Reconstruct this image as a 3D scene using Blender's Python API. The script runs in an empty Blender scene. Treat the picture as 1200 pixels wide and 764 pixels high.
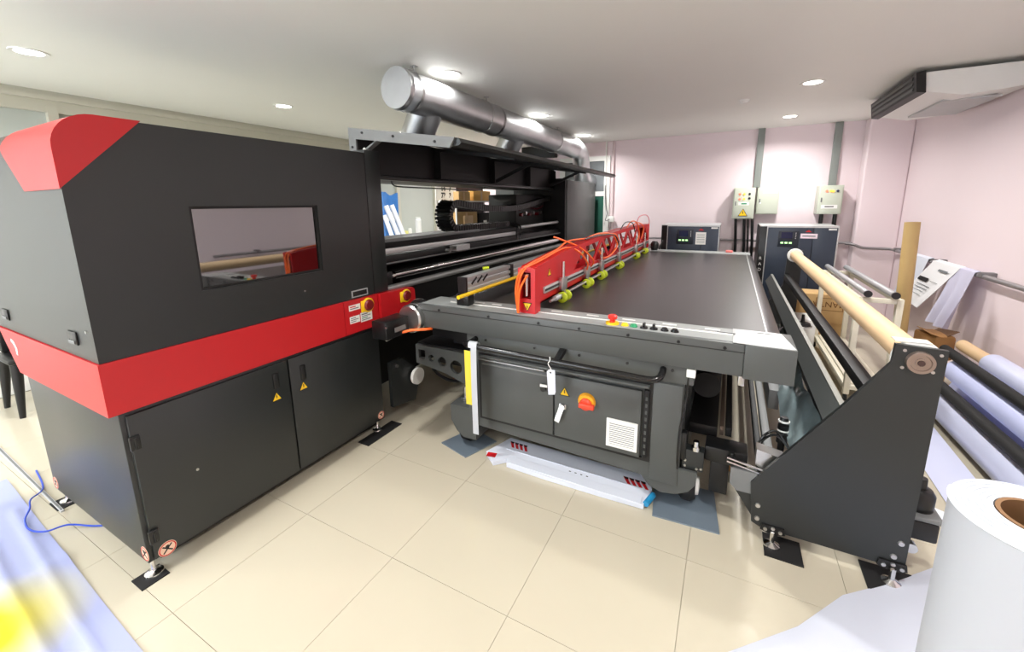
import bpy, bmesh, math, random
from math import sin, cos, pi, radians
from mathutils import Vector, Matrix
from mathutils.geometry import tessellate_polygon
random.seed(7)
SC = bpy.context.scene
COL = SC.collection

# ------------------------------------------------------------------ camera
F, PCX, PCY, CAMH = 481.74, 600.0, 331.75, 1.59
_yaw, _pit, _rol = radians(-27.912), radians(10.79), radians(-0.775)
FW = Vector((sin(_yaw)*cos(_pit), cos(_yaw)*cos(_pit), -sin(_pit)))
_r0 = Vector((cos(_yaw), -sin(_yaw), 0)); _u0 = _r0.cross(FW)
RT = cos(_rol)*_r0 + sin(_rol)*_u0
UP = -sin(_rol)*_r0 + cos(_rol)*_u0
CAM = Vector((0, 0, CAMH))
cd = bpy.data.cameras.new('camera'); cam = bpy.data.objects.new('camera', cd); COL.objects.link(cam)
cd.sensor_width = 36; cd.sensor_fit = 'HORIZONTAL'; cd.lens = F/1200*36
cd.shift_x = 0; cd.shift_y = -(382-PCY)/1200
cd.clip_start = 0.05
cam.matrix_world = Matrix(((RT.x, UP.x, -FW.x, 0), (RT.y, UP.y, -FW.y, 0), (RT.z, UP.z, -FW.z, CAMH), (0, 0, 0, 1)))
SC.camera = cam

def at(px, py, **k):
    """photo pixel -> point on the plane X=, Y= or Z= of the surface the thing touches"""
    d = FW + RT*(px-PCX)/F - UP*(py-PCY)/F
    a, v = list(k.items())[0]; i = 'XYZ'.index(a)
    return CAM + d*((v-CAM[i])/d[i])

# ------------------------------------------------------------------ world, exposure, light level
W = bpy.data.worlds.new('world'); SC.world = W; W.use_nodes = True
W.node_tree.nodes['Background'].inputs[0].default_value = (0.9, 0.95, 1.0, 1)
W.node_tree.nodes['Background'].inputs[1].default_value = 0.3
SC.view_settings.view_transform = 'Standard'; SC.view_settings.look = 'None'
SC.view_settings.gamma = 1; SC.view_settings.use_curve_mapping = False
SC.view_settings.exposure = 0.14
LAMP_W = 23.0
CZ = 2.64        # ceiling height
XL, XR, YB, YF = -5.5, 1.95, 7.35, -2.5
# added fill light behind the camera, set in an unseen, made-up window
WX0, WX1, WZ_0, WZ_1 = -5.2, -1.7, .9, 2.45
dl_ = bpy.data.lights.new('window_daylight', 'AREA'); dl_.shape = 'RECTANGLE'; dl_.size = WX1-WX0-.1; dl_.size_y = WZ_1-WZ_0-.1; dl_.energy = 105; dl_.color = (.93, .97, 1.0)
dlo = bpy.data.objects.new('window_daylight', dl_); COL.objects.link(dlo); dlo.location = ((WX0+WX1)/2, YF+.01, (WZ_0+WZ_1)/2); dlo.rotation_euler = (radians(90), 0, radians(180))

# ------------------------------------------------------------------ materials
def lin(c):
    c = c/255.0
    return c/12.92 if c <= .04045 else ((c+.055)/1.055)**2.4
def rgb(c): return (lin(c[0]), lin(c[1]), lin(c[2]), 1)
MATS = {}
def M(name, c, rough=.5, metal=0.0, var=.06, scale=6.0, bump=0.0, bscale=200.0, ior=1.5, coat=0.0, alpha=1.0, trans=0.0, emit=0.0):
    if name in MATS: return MATS[name]
    m = bpy.data.materials.new(name); m.use_nodes = True; MATS[name] = m
    nt = m.node_tree; p = nt.nodes['Principled BSDF']
    p.inputs['Roughness'].default_value = rough; p.inputs['Metallic'].default_value = metal
    p.inputs['IOR'].default_value = ior; p.inputs['Coat Weight'].default_value = coat
    p.inputs['Alpha'].default_value = alpha; p.inputs['Transmission Weight'].default_value = trans
    col = rgb(c)
    tc = nt.nodes.new('ShaderNodeTexCoord')
    if var > 0:
        n = nt.nodes.new('ShaderNodeTexNoise'); n.inputs['Scale'].default_value = scale; n.inputs['Detail'].default_value = 4
        nt.links.new(tc.outputs['Object'], n.inputs['Vector'])
        r = nt.nodes.new('ShaderNodeMixRGB'); r.blend_type = 'MIX'
        r.inputs[1].default_value = tuple(v*(1-var) for v in col[:3])+(1,)
        r.inputs[2].default_value = tuple(min(1, v*(1+var)) for v in col[:3])+(1,)
        nt.links.new(n.outputs['Fac'], r.inputs[0]); nt.links.new(r.outputs[0], p.inputs['Base Color'])
    else: p.inputs['Base Color'].default_value = col
    if bump > 0:
        n2 = nt.nodes.new('ShaderNodeTexNoise'); n2.inputs['Scale'].default_value = bscale
        nt.links.new(tc.outputs['Object'], n2.inputs['Vector'])
        b = nt.nodes.new('ShaderNodeBump'); b.inputs['Strength'].default_value = bump; b.inputs['Distance'].default_value = .002
        nt.links.new(n2.outputs['Fac'], b.inputs['Height']); nt.links.new(b.outputs[0], p.inputs['Normal'])
    if emit > 0:
        p.inputs['Emission Color'].default_value = col; p.inputs['Emission Strength'].default_value = emit
    return m

paint = M('charcoal powder coat', (36, 39, 39), .34, var=.05, bump=.25, bscale=350)
paint2 = M('grey powder coat', (76, 79, 78), .42, var=.05, bump=.25, bscale=350)
pgrey = M('mid grey paint', (112, 114, 114), .45, var=.05)
black = M('black metal', (12, 12, 13), .5, var=.08)
blackp = M('black plastic', (16, 17, 18), .35, var=.05)
rubber = M('black rubber', (16, 16, 17), .75, var=.1)
red = M('red paint', (192, 26, 33), .38, var=.03)
reddark = M('dark red acrylic', (90, 16, 24), .12, var=.02)
yellow = M('yellow plastic', (245, 200, 20), .4, var=.03)
lime = M('lime rubber', (196, 212, 40), .5, var=.05)
orange = M('orange hose', (255, 112, 42), .4, var=.02)
steel = M('brushed steel', (200, 200, 200), .28, 1.0, var=.06, scale=30)
chrome = M('chrome', (215, 215, 215), .14, 1.0, var=.0)
galv = M('galvanised sheet', (205, 206, 208), .38, 1.0, var=.10, scale=9)
alum = M('aluminium profile', (205, 207, 208), .4, .6, var=.04)
white = M('white plastic', (236, 236, 232), .45, var=.02)
offwhite = M('cream steel', (222, 216, 196), .4, var=.03)
wpaper = M('white paper', (232, 236, 244), .6, var=.02, scale=2)
cardb = M('cardboard', (196, 160, 108), .8, var=.1, scale=12)
cardt = M('kraft tube', (222, 190, 148), .55, var=.05, scale=10)
cardd = M('brown cardboard', (150, 108, 62), .8, var=.15, scale=10)
boxg = M('switchboard grey green', (196, 202, 186), .4, var=.02)
navy = M('navy panel', (48, 58, 74), .4, var=.05)
condg = M('conduit grey', (140, 146, 142), .5, var=.04)
ink = M('black ink', (20, 20, 22), .6, var=.0)
inkgrey = M('grey ink', (120, 124, 128), .6, var=.0)
redink = M('red ink', (205, 20, 30), .5, var=.0)
greenp = M('green plastic', (30, 140, 90), .35, var=.0)
pinkp = M('pink painted pipe', (226, 208, 210), .5, var=.03)
bluep = M('blue cable', (30, 70, 190), .4, var=.0)
glassdark = M('dark tinted glass', (14, 11, 13), .03, ior=2.7, var=.0)
plate_m = M('blue grey steel plate', (122, 136, 148), .35, .3, var=.12, scale=5)

# ------------------------------------------------------------------ geometry builder
class B:
    def __init__(s): s.bm = bmesh.new()
    def face(s, vs):
        try: return s.bm.faces.new(vs)
        except ValueError: return None
    def poly(s, pts): return s.face([s.bm.verts.new(p) for p in pts])
    def box(s, x0, x1, y0, y1, z0, z1, bev=0, R=None, c=None, seg=2):
        if R is None: f = lambda p: Vector(p)
        else:
            cc = Vector(c) if c else Vector(((x0+x1)/2, (y0+y1)/2, (z0+z1)/2))
            f = lambda p: R @ (Vector(p)-cc) + cc
        v = [s.bm.verts.new(f(p)) for p in ((x0,y0,z0),(x1,y0,z0),(x1,y1,z0),(x0,y1,z0),(x0,y0,z1),(x1,y0,z1),(x1,y1,z1),(x0,y1,z1))]
        fs = [s.face([v[i] for i in q]) for q in ((3,2,1,0),(4,5,6,7),(0,1,5,4),(1,2,6,5),(2,3,7,6),(3,0,4,7))]
        if bev > 0:
            es = list({e for q in fs for e in q.edges})
            bmesh.ops.bevel(s.bm, geom=es, offset=bev, segments=seg, affect='EDGES', profile=.5)
        return s
    def bar(s, p0, p1, w, h, up=(0,0,1)):
        p0, p1 = Vector(p0), Vector(p1); d = (p1-p0).normalized(); u = Vector(up)
        a = d.cross(u)
        if a.length < 1e-4: a = d.cross(Vector((1,0,0)))
        a.normalize(); u = a.cross(d)
        vs = []
        for p in (p0, p1):
            for sa, su in ((-1,-1),(1,-1),(1,1),(-1,1)): vs.append(s.bm.verts.new(p + a*sa*w/2 + u*su*h/2))
        for q in ((3,2,1,0),(4,5,6,7),(0,1,5,4),(1,2,6,5),(2,3,7,6),(3,0,4,7)): s.face([vs[i] for i in q])
        return s
    def ring(s, c, a, b, r, n): return [s.bm.verts.new(c + a*r*cos(2*pi*i/n) + b*r*sin(2*pi*i/n)) for i in range(n)]
    @staticmethod
    def frame(d):
        d = d.normalized(); t = Vector((0,0,1)) if abs(d.z) < .9 else Vector((1,0,0))
        a = d.cross(t).normalized(); return a, d.cross(a).normalized()
    def cyl(s, p0, p1, r, n=20, r2=None, cap=True):
        return s.lathe([(0, 0)]*(1 if cap else 0) + [(r, 0), (r if r2 is None else r2, 1)] + ([(0, 1)] if cap else []), p0, p1, n, True)
    def lathe(s, prof, p0, p1, n=24, unit=False):
        """profile (radius, height) about the line p0->p1; heights in metres, or 0..1 of the line when unit"""
        p0, p1 = Vector(p0), Vector(p1); d = p1-p0; L = d.length; d = d/L; a, b = s.frame(d); last = None
        for r, h in prof:
            c = p0 + d*(h*L if unit else h)
            cur = [s.bm.verts.new(c)] if r < 1e-6 else s.ring(c, a, b, r, n)
            if last is not None:
                for i in range(n):
                    j = (i+1) % n
                    if len(last) == 1 and len(cur) == 1: break
                    if len(last) == 1: s.face([last[0], cur[j], cur[i]])
                    elif len(cur) == 1: s.face([last[i], last[j], cur[0]])
                    else: s.face([last[i], last[j], cur[j], cur[i]])
            last = cur
        return s
    def tube(s, pts, r, n=8, cap=True):
        pts = [Vector(p) for p in pts]; a = None; last = None
        for i, p in enumerate(pts):
            d = (pts[min(i+1, len(pts)-1)] - pts[max(i-1, 0)]).normalized()
            if a is None: a, b = s.frame(d)
            else:
                a = (a - d*a.dot(d)).normalized(); b = d.cross(a).normalized()
            cur = s.ring(p, a, b, r, n)
            if last:
                for k in range(n): s.face([last[k], last[(k+1) % n], cur[(k+1) % n], cur[k]])
            elif cap: s.face(cur[::-1])
            last = cur
        if cap: s.face(last)
        return s
    def prism(s, outer, ax, a0, a1, holes=()):
        mk = {'X': lambda p, a: Vector((a, p[0], p[1])), 'Y': lambda p, a: Vector((p[0], a, p[1])), 'Z': lambda p, a: Vector((p[0], p[1], a))}[ax]
        loops = [list(outer)] + [list(h) for h in holes]
        flat = [p for l in loops for p in l]
        tris = tessellate_polygon([[Vector((p[0], p[1], 0)) for p in l] for l in loops])
        v0 = [s.bm.verts.new(mk(p, a0)) for p in flat]; v1 = [s.bm.verts.new(mk(p, a1)) for p in flat]
        if holes:
            for t in tris:
                s.face([v0[i] for i in t]); s.face([v1[i] for i in reversed(t)])
        else:
            s.face(v0); s.face(v1[::-1])
        o = 0
        for l in loops:
            n = len(l)
            for i in range(n): s.face([v0[o+i], v0[o+(i+1) % n], v1[o+(i+1) % n], v1[o+i]])
            o += n
        return s
    def grid(s, fn, nu, nv):
        v = [[s.bm.verts.new(fn(i/nu, j/nv)) for j in range(nv+1)] for i in range(nu+1)]
        for i in range(nu):
            for j in range(nv): s.face([v[i][j], v[i+1][j], v[i+1][j+1], v[i][j+1]])
        return s

def circ(cx, cy, r, n=16, a0=0): return [(cx+r*cos(a0+2*pi*i/n), cy+r*sin(a0+2*pi*i/n)) for i in range(n)]
def rect(x0, x1, y0, y1): return [(x0,y0),(x1,y0),(x1,y1),(x0,y1)]
def smooth_path(pts, n=8):
    P = [Vector(p) for p in pts]; out = []
    for i in range(len(P)-1):
        a, b, c, d = P[max(i-1,0)], P[i], P[i+1], P[min(i+2,len(P)-1)]
        for k in range(n):
            t = k/n; out.append(.5*((2*b)+(c-a)*t+(2*a-5*b+4*c-d)*t*t+(3*b-a-3*c+d)*t**3))
    out.append(P[-1]); return out

def thick(b, t):
    bmesh.ops.recalc_face_normals(b.bm, faces=b.bm.faces); b.bm.normal_update()
    bmesh.ops.solidify(b.bm, geom=b.bm.faces[:], thickness=t)
    return b
def mesh_of(name, b, mat, loc=None, smooth=True, solid=0):
    bm = b.bm
    if loc is not None: bmesh.ops.translate(bm, verts=bm.verts, vec=-Vector(loc))
    bmesh.ops.recalc_face_normals(bm, faces=bm.faces)
    me = bpy.data.meshes.new(name); bm.to_mesh(me); bm.free()
    if smooth:
        for p in me.polygons: p.use_smooth = True
        me.set_sharp_from_angle(angle=radians(38))
    me.materials.append(mat)
    return me
def tag(o, label=None, cat=None, group=None, kind=None):
    if label: o['label'] = label
    if cat: o['category'] = cat
    if group: o['group'] = group
    if kind: o['kind'] = kind
    return o
def thing(name, label, cat, loc, group=None, kind=None):
    o = bpy.data.objects.new(name, None); COL.objects.link(o); o.location = loc; o.empty_display_size = .1
    return tag(o, label, cat, group, kind)
def worldloc(o):
    l = Vector(o.location); p = o.parent
    while p: l = l + p.location; p = p.parent
    return l
def part(name, b, mat, parent, label=None, kind=None, smooth=True):
    o = bpy.data.objects.new(name, mesh_of(name, b, mat, worldloc(parent), smooth)); COL.objects.link(o); o.parent = parent
    return tag(o, label, None, None, kind)
def solo(name, b, mat, label, cat, group=None, kind=None, smooth=True):
    vs = [v.co for v in b.bm.verts]
    loc = Vector(((min(v.x for v in vs)+max(v.x for v in vs))/2, (min(v.y for v in vs)+max(v.y for v in vs))/2, min(v.z for v in vs)))
    o = bpy.data.objects.new(name, mesh_of(name, b, mat, loc, smooth)); COL.objects.link(o); o.location = loc
    return tag(o, label, cat, group, kind)
def text(name, s, size, loc, right, up, mat, parent, ext=.0006, bold=0.0):
    cu = bpy.data.curves.new(name, 'FONT'); cu.body = s; cu.size = size; cu.align_x = 'CENTER'; cu.align_y = 'CENTER'; cu.extrude = ext; cu.offset = bold
    t = bpy.data.objects.new(name+'_tmp', cu); COL.objects.link(t)
    bpy.context.view_layer.update()
    me = bpy.data.meshes.new_from_object(t.evaluated_get(bpy.context.evaluated_depsgraph_get()))
    bpy.data.objects.remove(t); bpy.data.curves.remove(cu)
    r = Vector(right).normalized(); u = Vector(up).normalized(); n = r.cross(u)
    lo = Vector(loc) - worldloc(parent)
    me.transform(Matrix(((r.x,u.x,n.x,lo.x),(r.y,u.y,n.y,lo.y),(r.z,u.z,n.z,lo.z),(0,0,0,1))))
    me.materials.clear(); me.materials.append(mat)
    o = bpy.data.objects.new(name, me); COL.objects.link(o); o.parent = parent
    return o
def warn(parent, c, right, up, s, out=.001):
    """yellow warning triangle with black edge and bolt"""
    c = Vector(c); r = Vector(right).normalized(); u = Vector(up).normalized(); n = r.cross(u)
    P = lambda x, y, z: c + r*x*s + u*y*s + n*z
    def tri(k, z, mat, nm, par):
        b = B(); pts = [(-.5*k,-.38*k),(.5*k,-.38*k),(0,.5*k)]
        v0 = [P(x,y,0) for x,y in pts]; v1 = [P(x,y,z) for x,y in pts]
        a = [b.bm.verts.new(v) for v in v0]; d = [b.bm.verts.new(v) for v in v1]
        b.face(a); b.face(d)
        for i in range(3): b.face([a[i], a[(i+1)%3], d[(i+1)%3], d[i]])
        return part(nm, b, mat, par)
    t = tri(1, out, ink, 'warning_sign', parent)
    tri(.8, out*1.6, yellow, 'sign_face', t) if parent.parent is None else tri(.8, out*1.6, yellow, 'warning_sign', parent)
    b = B(); b.poly([P(x,y,out*2.2) for x,y in ((-.03,.22),(.06,.22),(.02,.04),(.08,.04),(-.04,-.24),(-.01,-.03),(-.07,-.03))])
    part('sign_symbol', b, ink, t if parent.parent is None else parent)
    return t
# ================================================================== the room
wallm = M('pink wall paint', (242, 226, 230), .55, var=.02, scale=1.5, bump=.1, bscale=60)
ceilm = M('white ceiling paint', (240, 240, 234), .6, var=.02, scale=1.2)
grout = M('tile grout', (186, 178, 158), .8, var=.1)
tilem = M('cream floor tile', (193, 185, 165), .2, var=.03, scale=2.5)
framem = M('cream window frame', (200, 197, 180), .45, var=.03)
panem = M('frosted window pane', (190, 196, 188), .25, var=.05, scale=1.5)

b = B(); b.box(XL-.1, XR+.1, YF-.1, YB+.1, -.12, -.008)
floor = solo('floor', b, grout, 'cream tiled workshop floor with thin joints', 'floor', kind='structure', smooth=False)
tx = [XL] + [-5.462+.6*i for i in range(13)] + [XR]; ty = [-2.43+.6*i for i in range(17)] + [YB]
cache = {}
for i in range(1, len(tx)-1):
    for j in range(len(ty)-1):
        w, h = tx[i+1]-tx[i], ty[j+1]-ty[j]; key = (round(w,3), round(h,3))
        if key not in cache:
            q = B(); q.box(.0009, w-.0009, .0009, h-.0009, -.008, 0)
            cache[key] = mesh_of('tile', q, tilem, smooth=False)
        o = bpy.data.objects.new('tile', cache[key]); COL.objects.link(o); o.parent = floor
        o.location = Vector((tx[i], ty[j], 0)) - floor.location
def structure(name, b, mat, label, cat='wall'): return solo(name, b, mat, label, cat, kind='structure', smooth=False)
structure('ceiling', B().box(XL-.1, XR+.1, YF-.1, YB+.1, CZ, CZ+.1), ceilm, 'plain white painted ceiling with recessed lights', 'ceiling')
structure('wall_back', B().box(XL-.1, XR+.1, YB, YB+.1, 0, CZ), wallm, 'pink painted wall behind the power cabinets')
structure('wall_right', B().box(XR, XR+.1, YF, YB, 0, CZ), wallm, 'pink painted wall with the long pipe rail')
b = B(); b.prism(rect(XL-.1, XR+.1, 0, CZ), 'Y', YF-.1, YF, [rect(WX0, WX1, WZ_0, WZ_1)])
structure('wall_front', b, wallm, 'pink wall closing the room, with a wide window')
w = thing('window_7', 'wide daylight window in the pink front wall', 'window', ((WX0+WX1)/2, YF, WZ_0), kind='structure')  # unseen window, added to brighten the faces turned to the camera
b = B(); b.prism(rect(WX0, WX1, WZ_0, WZ_1), 'Y', YF-.08, YF-.02, [rect(WX0+.05, (WX0+WX1)/2-.03, WZ_0+.05, WZ_1-.05), rect((WX0+WX1)/2+.03, WX1-.05, WZ_0+.05, WZ_1-.05)])
part('window_frame', b, white, w, smooth=False)
for xa, xb in ((WX0+.05, (WX0+WX1)/2-.03), ((WX0+WX1)/2+.03, WX1-.05)):
    part('pane', B().box(xa, xb, YF-.06, YF-.05, WZ_0+.05, WZ_1-.05), M('daylit pane', (235,242,250), .3, var=0, emit=2.5), w, smooth=False)  # panes of the added window glow to support the fill light
structure('wall_pillar', B().box(1.5, XR, 7.12, YB, 0, CZ, .02), wallm, 'pink corner pillar beside the power cabinets')
# left wall: solid parts and glazed bays with cream frames
wy = [.46+1.09*i for i in range(7)]
b = B(); b.box(XL-.1, XL, YF, YB, 0, .95); b.box(XL-.1, XL, YF, wy[0], .95, 2.52); b.box(XL-.1, XL, wy[-1], YB, .95, 2.52); b.box(XL-.1, XL, YF, YB, 2.52, CZ)
structure('wall_left', b, ceilm, 'pale partition wall with a row of glazed bays')
b = B(); b.box(XL, XL+.05, YF, YB, 2.56, 2.60); b.box(XL, XL+.03, YF, YB, 2.60, CZ); b.box(XL, XL+.02, YF, YB, 2.52, 2.56)
structure('trim_1', b, framem, 'cream stepped trim along the top of the glazed partition', 'trim')
for i in range(6):
    w = thing('window_%d' % (i+1), 'frosted window bay in cream frame of the partition', 'window', (XL, (wy[i]+wy[i+1])/2, .95), 'glazed bays of the partition', 'structure')
    b = B(); y0, y1 = wy[i], wy[i+1]
    b.box(XL-.05, XL+.025, y0, y0+.035, .95, 2.52); b.box(XL-.05, XL+.025, y1-.035, y1, .95, 2.52)
    b.box(XL-.05, XL+.02, y0+.035, y1-.035, 2.46, 2.52); b.box(XL-.05, XL+.02, y0+.035, y1-.035, .95, 1.0)
    part('window_frame', b, framem, w, smooth=False)
    part('pane', B().box(XL-.04, XL-.03, y0+.035, y1-.035, 1.0, 2.46), panem, w, smooth=False)
# door / glazed opening at the far end behind the duct
d = thing('door_1', 'white framed door with dark glazing in far corner', 'door', (-2.3, YB, 0), kind='structure')
b = B(); b.box(-2.85, -2.75, YB-.04, YB, 0, 2.4); b.box(-2.02, -1.92, YB-.04, YB, 0, 2.4); b.box(-2.75, -2.02, YB-.04, YB, 2.32, 2.4); b.box(-2.75, -2.02, YB-.04, YB, 1.72, 1.8)
part('door_frame', b, white, d, smooth=False)
part('glazing', B().box(-2.75, -2.02, YB-.02, YB-.005, 1.8, 2.32), M('grey glazing', (120,125,128), .1, var=.05), d, smooth=False)
part('door_leaf', B().box(-2.75, -2.02, YB-.03, YB-.005, .01, 1.72), M('dark green door', (40, 92, 78), .4, var=.05), d, smooth=False)
# painted pipes and socket beside the door
solo('wall_pipe', B().cyl((-1.87, YB-.03, 0), (-1.87, YB-.03, CZ), .022, 12), pinkp, 'pink painted vertical pipe beside the far door', 'pipe')
solo('wall_pipe', B().cyl((-1.99, YB-.05, 1.25), (-1.99, YB-.05, CZ), .012, 10), white, 'thin white vertical conduit beside the far door', 'pipe')
s = thing('wall_socket', 'white wall socket with hanging cable beside far door', 'socket', (-1.86, YB, 1.3))
part('socket_box', B().box(-1.91, -1.81, YB-.12, YB-.055, 1.27, 1.37, .008), white, s)
part('cable', B().tube(smooth_path([(-1.99, YB-.07, 1.9), (-1.97, YB-.09, 1.6), (-1.93, YB-.12, 1.42), (-1.95, YB-.13, 1.3), (-1.88, YB-.125, 1.32)]), .008, 6), M('grey cable', (120,120,122), .5), s)

# ------------------------------------------------------------------ recessed ceiling lights
lens = M('lamp diffuser', (255, 252, 244), .3, var=0, emit=14)
DLAB = {(-4.25, 1.15): 'lit round ceiling downlight above the black plastic stool', (-4.25, 2.95): 'lit round ceiling downlight over the passage between printer cabinet and partition',
        (-2.11, 2.95): 'lit round ceiling downlight beside the capped end of the duct', (-2.11, 4.8): 'lit round ceiling downlight beside the middle of the duct', (-2.11, 6.5): 'lit round ceiling downlight beside the duct elbow',
        (.56, 2.95): 'lit round ceiling downlight over the near half of the roll stand', (.56, 4.8): 'lit round ceiling downlight between smoke detector and air conditioner', (.56, 6.5): 'lit round ceiling downlight close to the wall switch boxes',
        (-4.25, 4.8): 'lit round ceiling downlight above the store counter', (-4.25, 6.5): 'lit round ceiling downlight above the store shelf', (-2.11, 1.15): 'lit round ceiling downlight above the red-cornered cabinet', (.56, 1.15): 'lit round ceiling downlight above the upright paper roll'}
for x in (-4.25, -2.11, .56):
    for y in (-.65, 1.15, 2.95, 4.8, 6.5):
        lab = DLAB.get((x, y), 'lit round ceiling downlight over the window end of the room')
        r = thing('downlight', lab, 'ceiling light', (x, y, CZ), 'recessed ceiling downlights')
        part('trim_ring', B().lathe([(.072, 0), (.072, -.004), (.095, -.006), (.098, 0)], (x,y,CZ), (x,y,CZ+1), 28), white, r)
        part('diffuser', B().lathe([(0, -.003), (.072, -.003), (.072, 0)], (x,y,CZ), (x,y,CZ+1), 28), lens, r)
        ld = bpy.data.lights.new('lamp', 'AREA'); ld.shape = 'DISK'; ld.size = .14; ld.energy = LAMP_W; ld.spread = radians(155); ld.color = (1.0, .985, .96)
        lo = bpy.data.objects.new('lamp', ld); COL.objects.link(lo); lo.parent = r; lo.location = (0, 0, -.012)
x, y = at(873, 117, Z=CZ).x, at(873, 117, Z=CZ).y
solo('smoke_detector', B().lathe([(0, -.035), (.03, -.035), (.045, -.012), (.05, 0)], (x,y,CZ), (x,y,CZ+1), 20), white, 'small white round smoke detector on the ceiling', 'smoke detector')
# ceiling anchors / old screw holes near the duct
# ------------------------------------------------------------------ ceiling air conditioner by the right wall
ac = thing('air_conditioner', 'white ceiling-hung air conditioner with dark louvre at the right wall', 'air conditioner', (1.6, 5.35, 2.42))
part('casing', B().prism([(1.30, 2.60), (1.93, 2.60), (1.93, 2.43), (1.55, 2.40), (1.30, 2.46)], 'Y', 4.75, 5.95), white, ac)
b = B(); b.prism([(1.24, 2.60), (1.30, 2.61), (1.32, 2.44), (1.26, 2.45)], 'Y', 4.72, 5.98)
part('louvre_frame', b, black, ac)
for k in range(3):
    part('louvre', B().bar((1.243-.002+.006*k, 4.78, 2.565-.042*k), (1.243-.002+.006*k, 5.92, 2.565-.042*k), .006, .025), M('dark louvre', (58,60,62), .4), ac)
part('intake_grille', B().box(1.5, 1.85, 4.95, 5.75, 2.395, 2.412), M('light grey grille', (190,190,190), .5), ac, smooth=False)

# ------------------------------------------------------------------ exhaust duct
DX, DZ, DR = -2.3, 2.465, .15
du = thing('exhaust_duct', 'round galvanised exhaust duct under ceiling with two branches', 'duct', (DX, 4.6, 2.0))
part('end_cap', B().lathe([(0, 0), (DR-.002, 0), (DR, .002), (DR, .03)], (DX, 2.52, DZ), (DX, 3, DZ), 40), galv, du)
for y0, y1 in ((2.55, 3.95), (3.97, 5.6), (5.62, 6.45)):
    part('duct_section', B().lathe([(DR, 0), (DR+.006, .01), (DR, .02), (DR, y1-y0-.02), (DR+.006, y1-y0-.01), (DR, y1-y0)], (DX,y0,DZ), (DX,y1,DZ), 40), galv, du)
path = [(DX, 6.45, DZ), (DX, 6.62, DZ-.005), (DX, 6.78, DZ-.05), (DX, 6.87, DZ-.17), (DX, 6.92, DZ-.32), (DX, 6.99, DZ-.43), (DX, 7.12, DZ-.48), (DX, 7.34, DZ-.48)]
part('elbow', B().tube(smooth_path(path, 5), DR-.01, 32), galv, du)
for (p0, p1) in (((-2.70, 3.04, 1.966), (-2.33, 2.95, 2.44)), ((-2.70, 4.64, 1.966), (-2.33, 4.56, 2.44))):
    part('branch', B().cyl(p0, p1, .14, 36, cap=False), galv, du)
for y in (2.66, 3.72, 5.62):
    b = B()
    b.lathe([(DR+.004, -.012), (DR+.008, -.012), (DR+.008, .012), (DR+.004, .012)], (DX,y,DZ), (DX,y+1,DZ), 40)
    b.cyl((DX+.07, y, DZ+.13), (DX+.07, y, CZ), .006, 8); b.box(DX+.05, DX+.09, y-.02, y+.02, CZ-.006, CZ)
    part('strap', b, steel, du)
# dark vent box on the wall beyond the duct
va, vc = at(611, 171, Y=7.2), at(650, 184, Y=7.2); b = B(); b.box(va.x, vc.x, 7.2, 7.345, vc.z, va.z-.02, .01)
vb = solo('wall_vent', b, black, 'black box vent on the far wall beyond the duct', 'vent')

# ================================================================== printer: side cabinets + gantry
X0 = -2.11
G = thing('printer_gantry', 'large charcoal and red inkjet printer with side cabinets and open lid', 'printer', (X0, 3.8, 0))
# base of the near cabinet
part('cabinet_base', B().box(-3.22, X0-.02, .607, 2.0, .075, .786, .004), paint, G)
part('plinth', B().box(-3.15, X0-.05, .66, 1.96, .045, .078), black, G)
FX = X0-.02
for y0, y1, hy, hz, tz in ((.625, 1.317, 1.242, .672, .595), (1.324, 1.985, 1.402, .66, .592)):
    dr = part('door', B().box(FX, X0, y0, y1, .088, .765, .004), paint, G)
    part('door_handle', B().box(X0, X0+.006, hy-.016, hy+.016, hz-.045, hz+.045, .004), blackp, dr)
    warn(dr, (X0+.001, hy-.006, tz-.012), (0,1,0), (0,0,1), .058)
for z in (.645, .2):
    h = part('hinge', B().box(X0-.004, X0+.012, .616, .652, z-.032, z+.032, .005), blackp, G)
    part('hinge_pin', B().cyl((X0+.012, .634, z-.024), (X0+.012, .634, z+.024), .006, 8), blackp, h)
part('screw', B().cyl((X0, .83, .40), (X0+.004, .83, .40), .006, 8), steel, G)
def sticker(c, nrm, r=.034):
    c = Vector(c); n = Vector(nrm)
    s_ = part('round_sticker', B().lathe([(0,.0016),(r,.0016),(r,0)], c, c+n, 24), M('peach sticker', (240,205,180), .5, var=0), G)
    part('sticker_ring', B().lathe([(r*.82,.0018),(r*.82,.0024),(r*.94,.0024),(r*.94,.0018)], c, c+n, 24), redink, s_)
    a, bb = B.frame(n); q = B(); m = c+n*.002
    q.bar(m-(a+bb)*r*.5, m+(a+bb)*r*.5, r*.16, .001, up=n); q.bar(m-(a-bb)*r*.5, m+(a-bb)*r*.5, r*.16, .001, up=n)
    q.cyl(m-bb*r*.3-n*.0002, m-bb*r*.3+n*.0006, r*.22, 10)
    part('sticker_symbol', q, ink, s_)
sticker((X0, .672, .108), (1,0,0)); sticker((X0, 1.955, .125), (1,0,0), .028); sticker((-2.145, .607, .12), (0,-1,0)); sticker((-3.18, .607, .12), (0,-1,0))
# red belt-line
b = B(); b.prism([(-3.33, 1.005), (X0+.006, 1.005), (X0+.006, .786), (-3.14, .786)], 'Y', .572, 1.715)
band = part('red_band', b, red, G)
b = B(); b.prism([(-3.14, 1.005), (X0+.006, 1.005), (X0+.006, .786), (-3.14, .786)], 'Y', 1.719, 2.0)
cp = part('control_panel', b, red, G)
FXR = X0+.006
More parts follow.
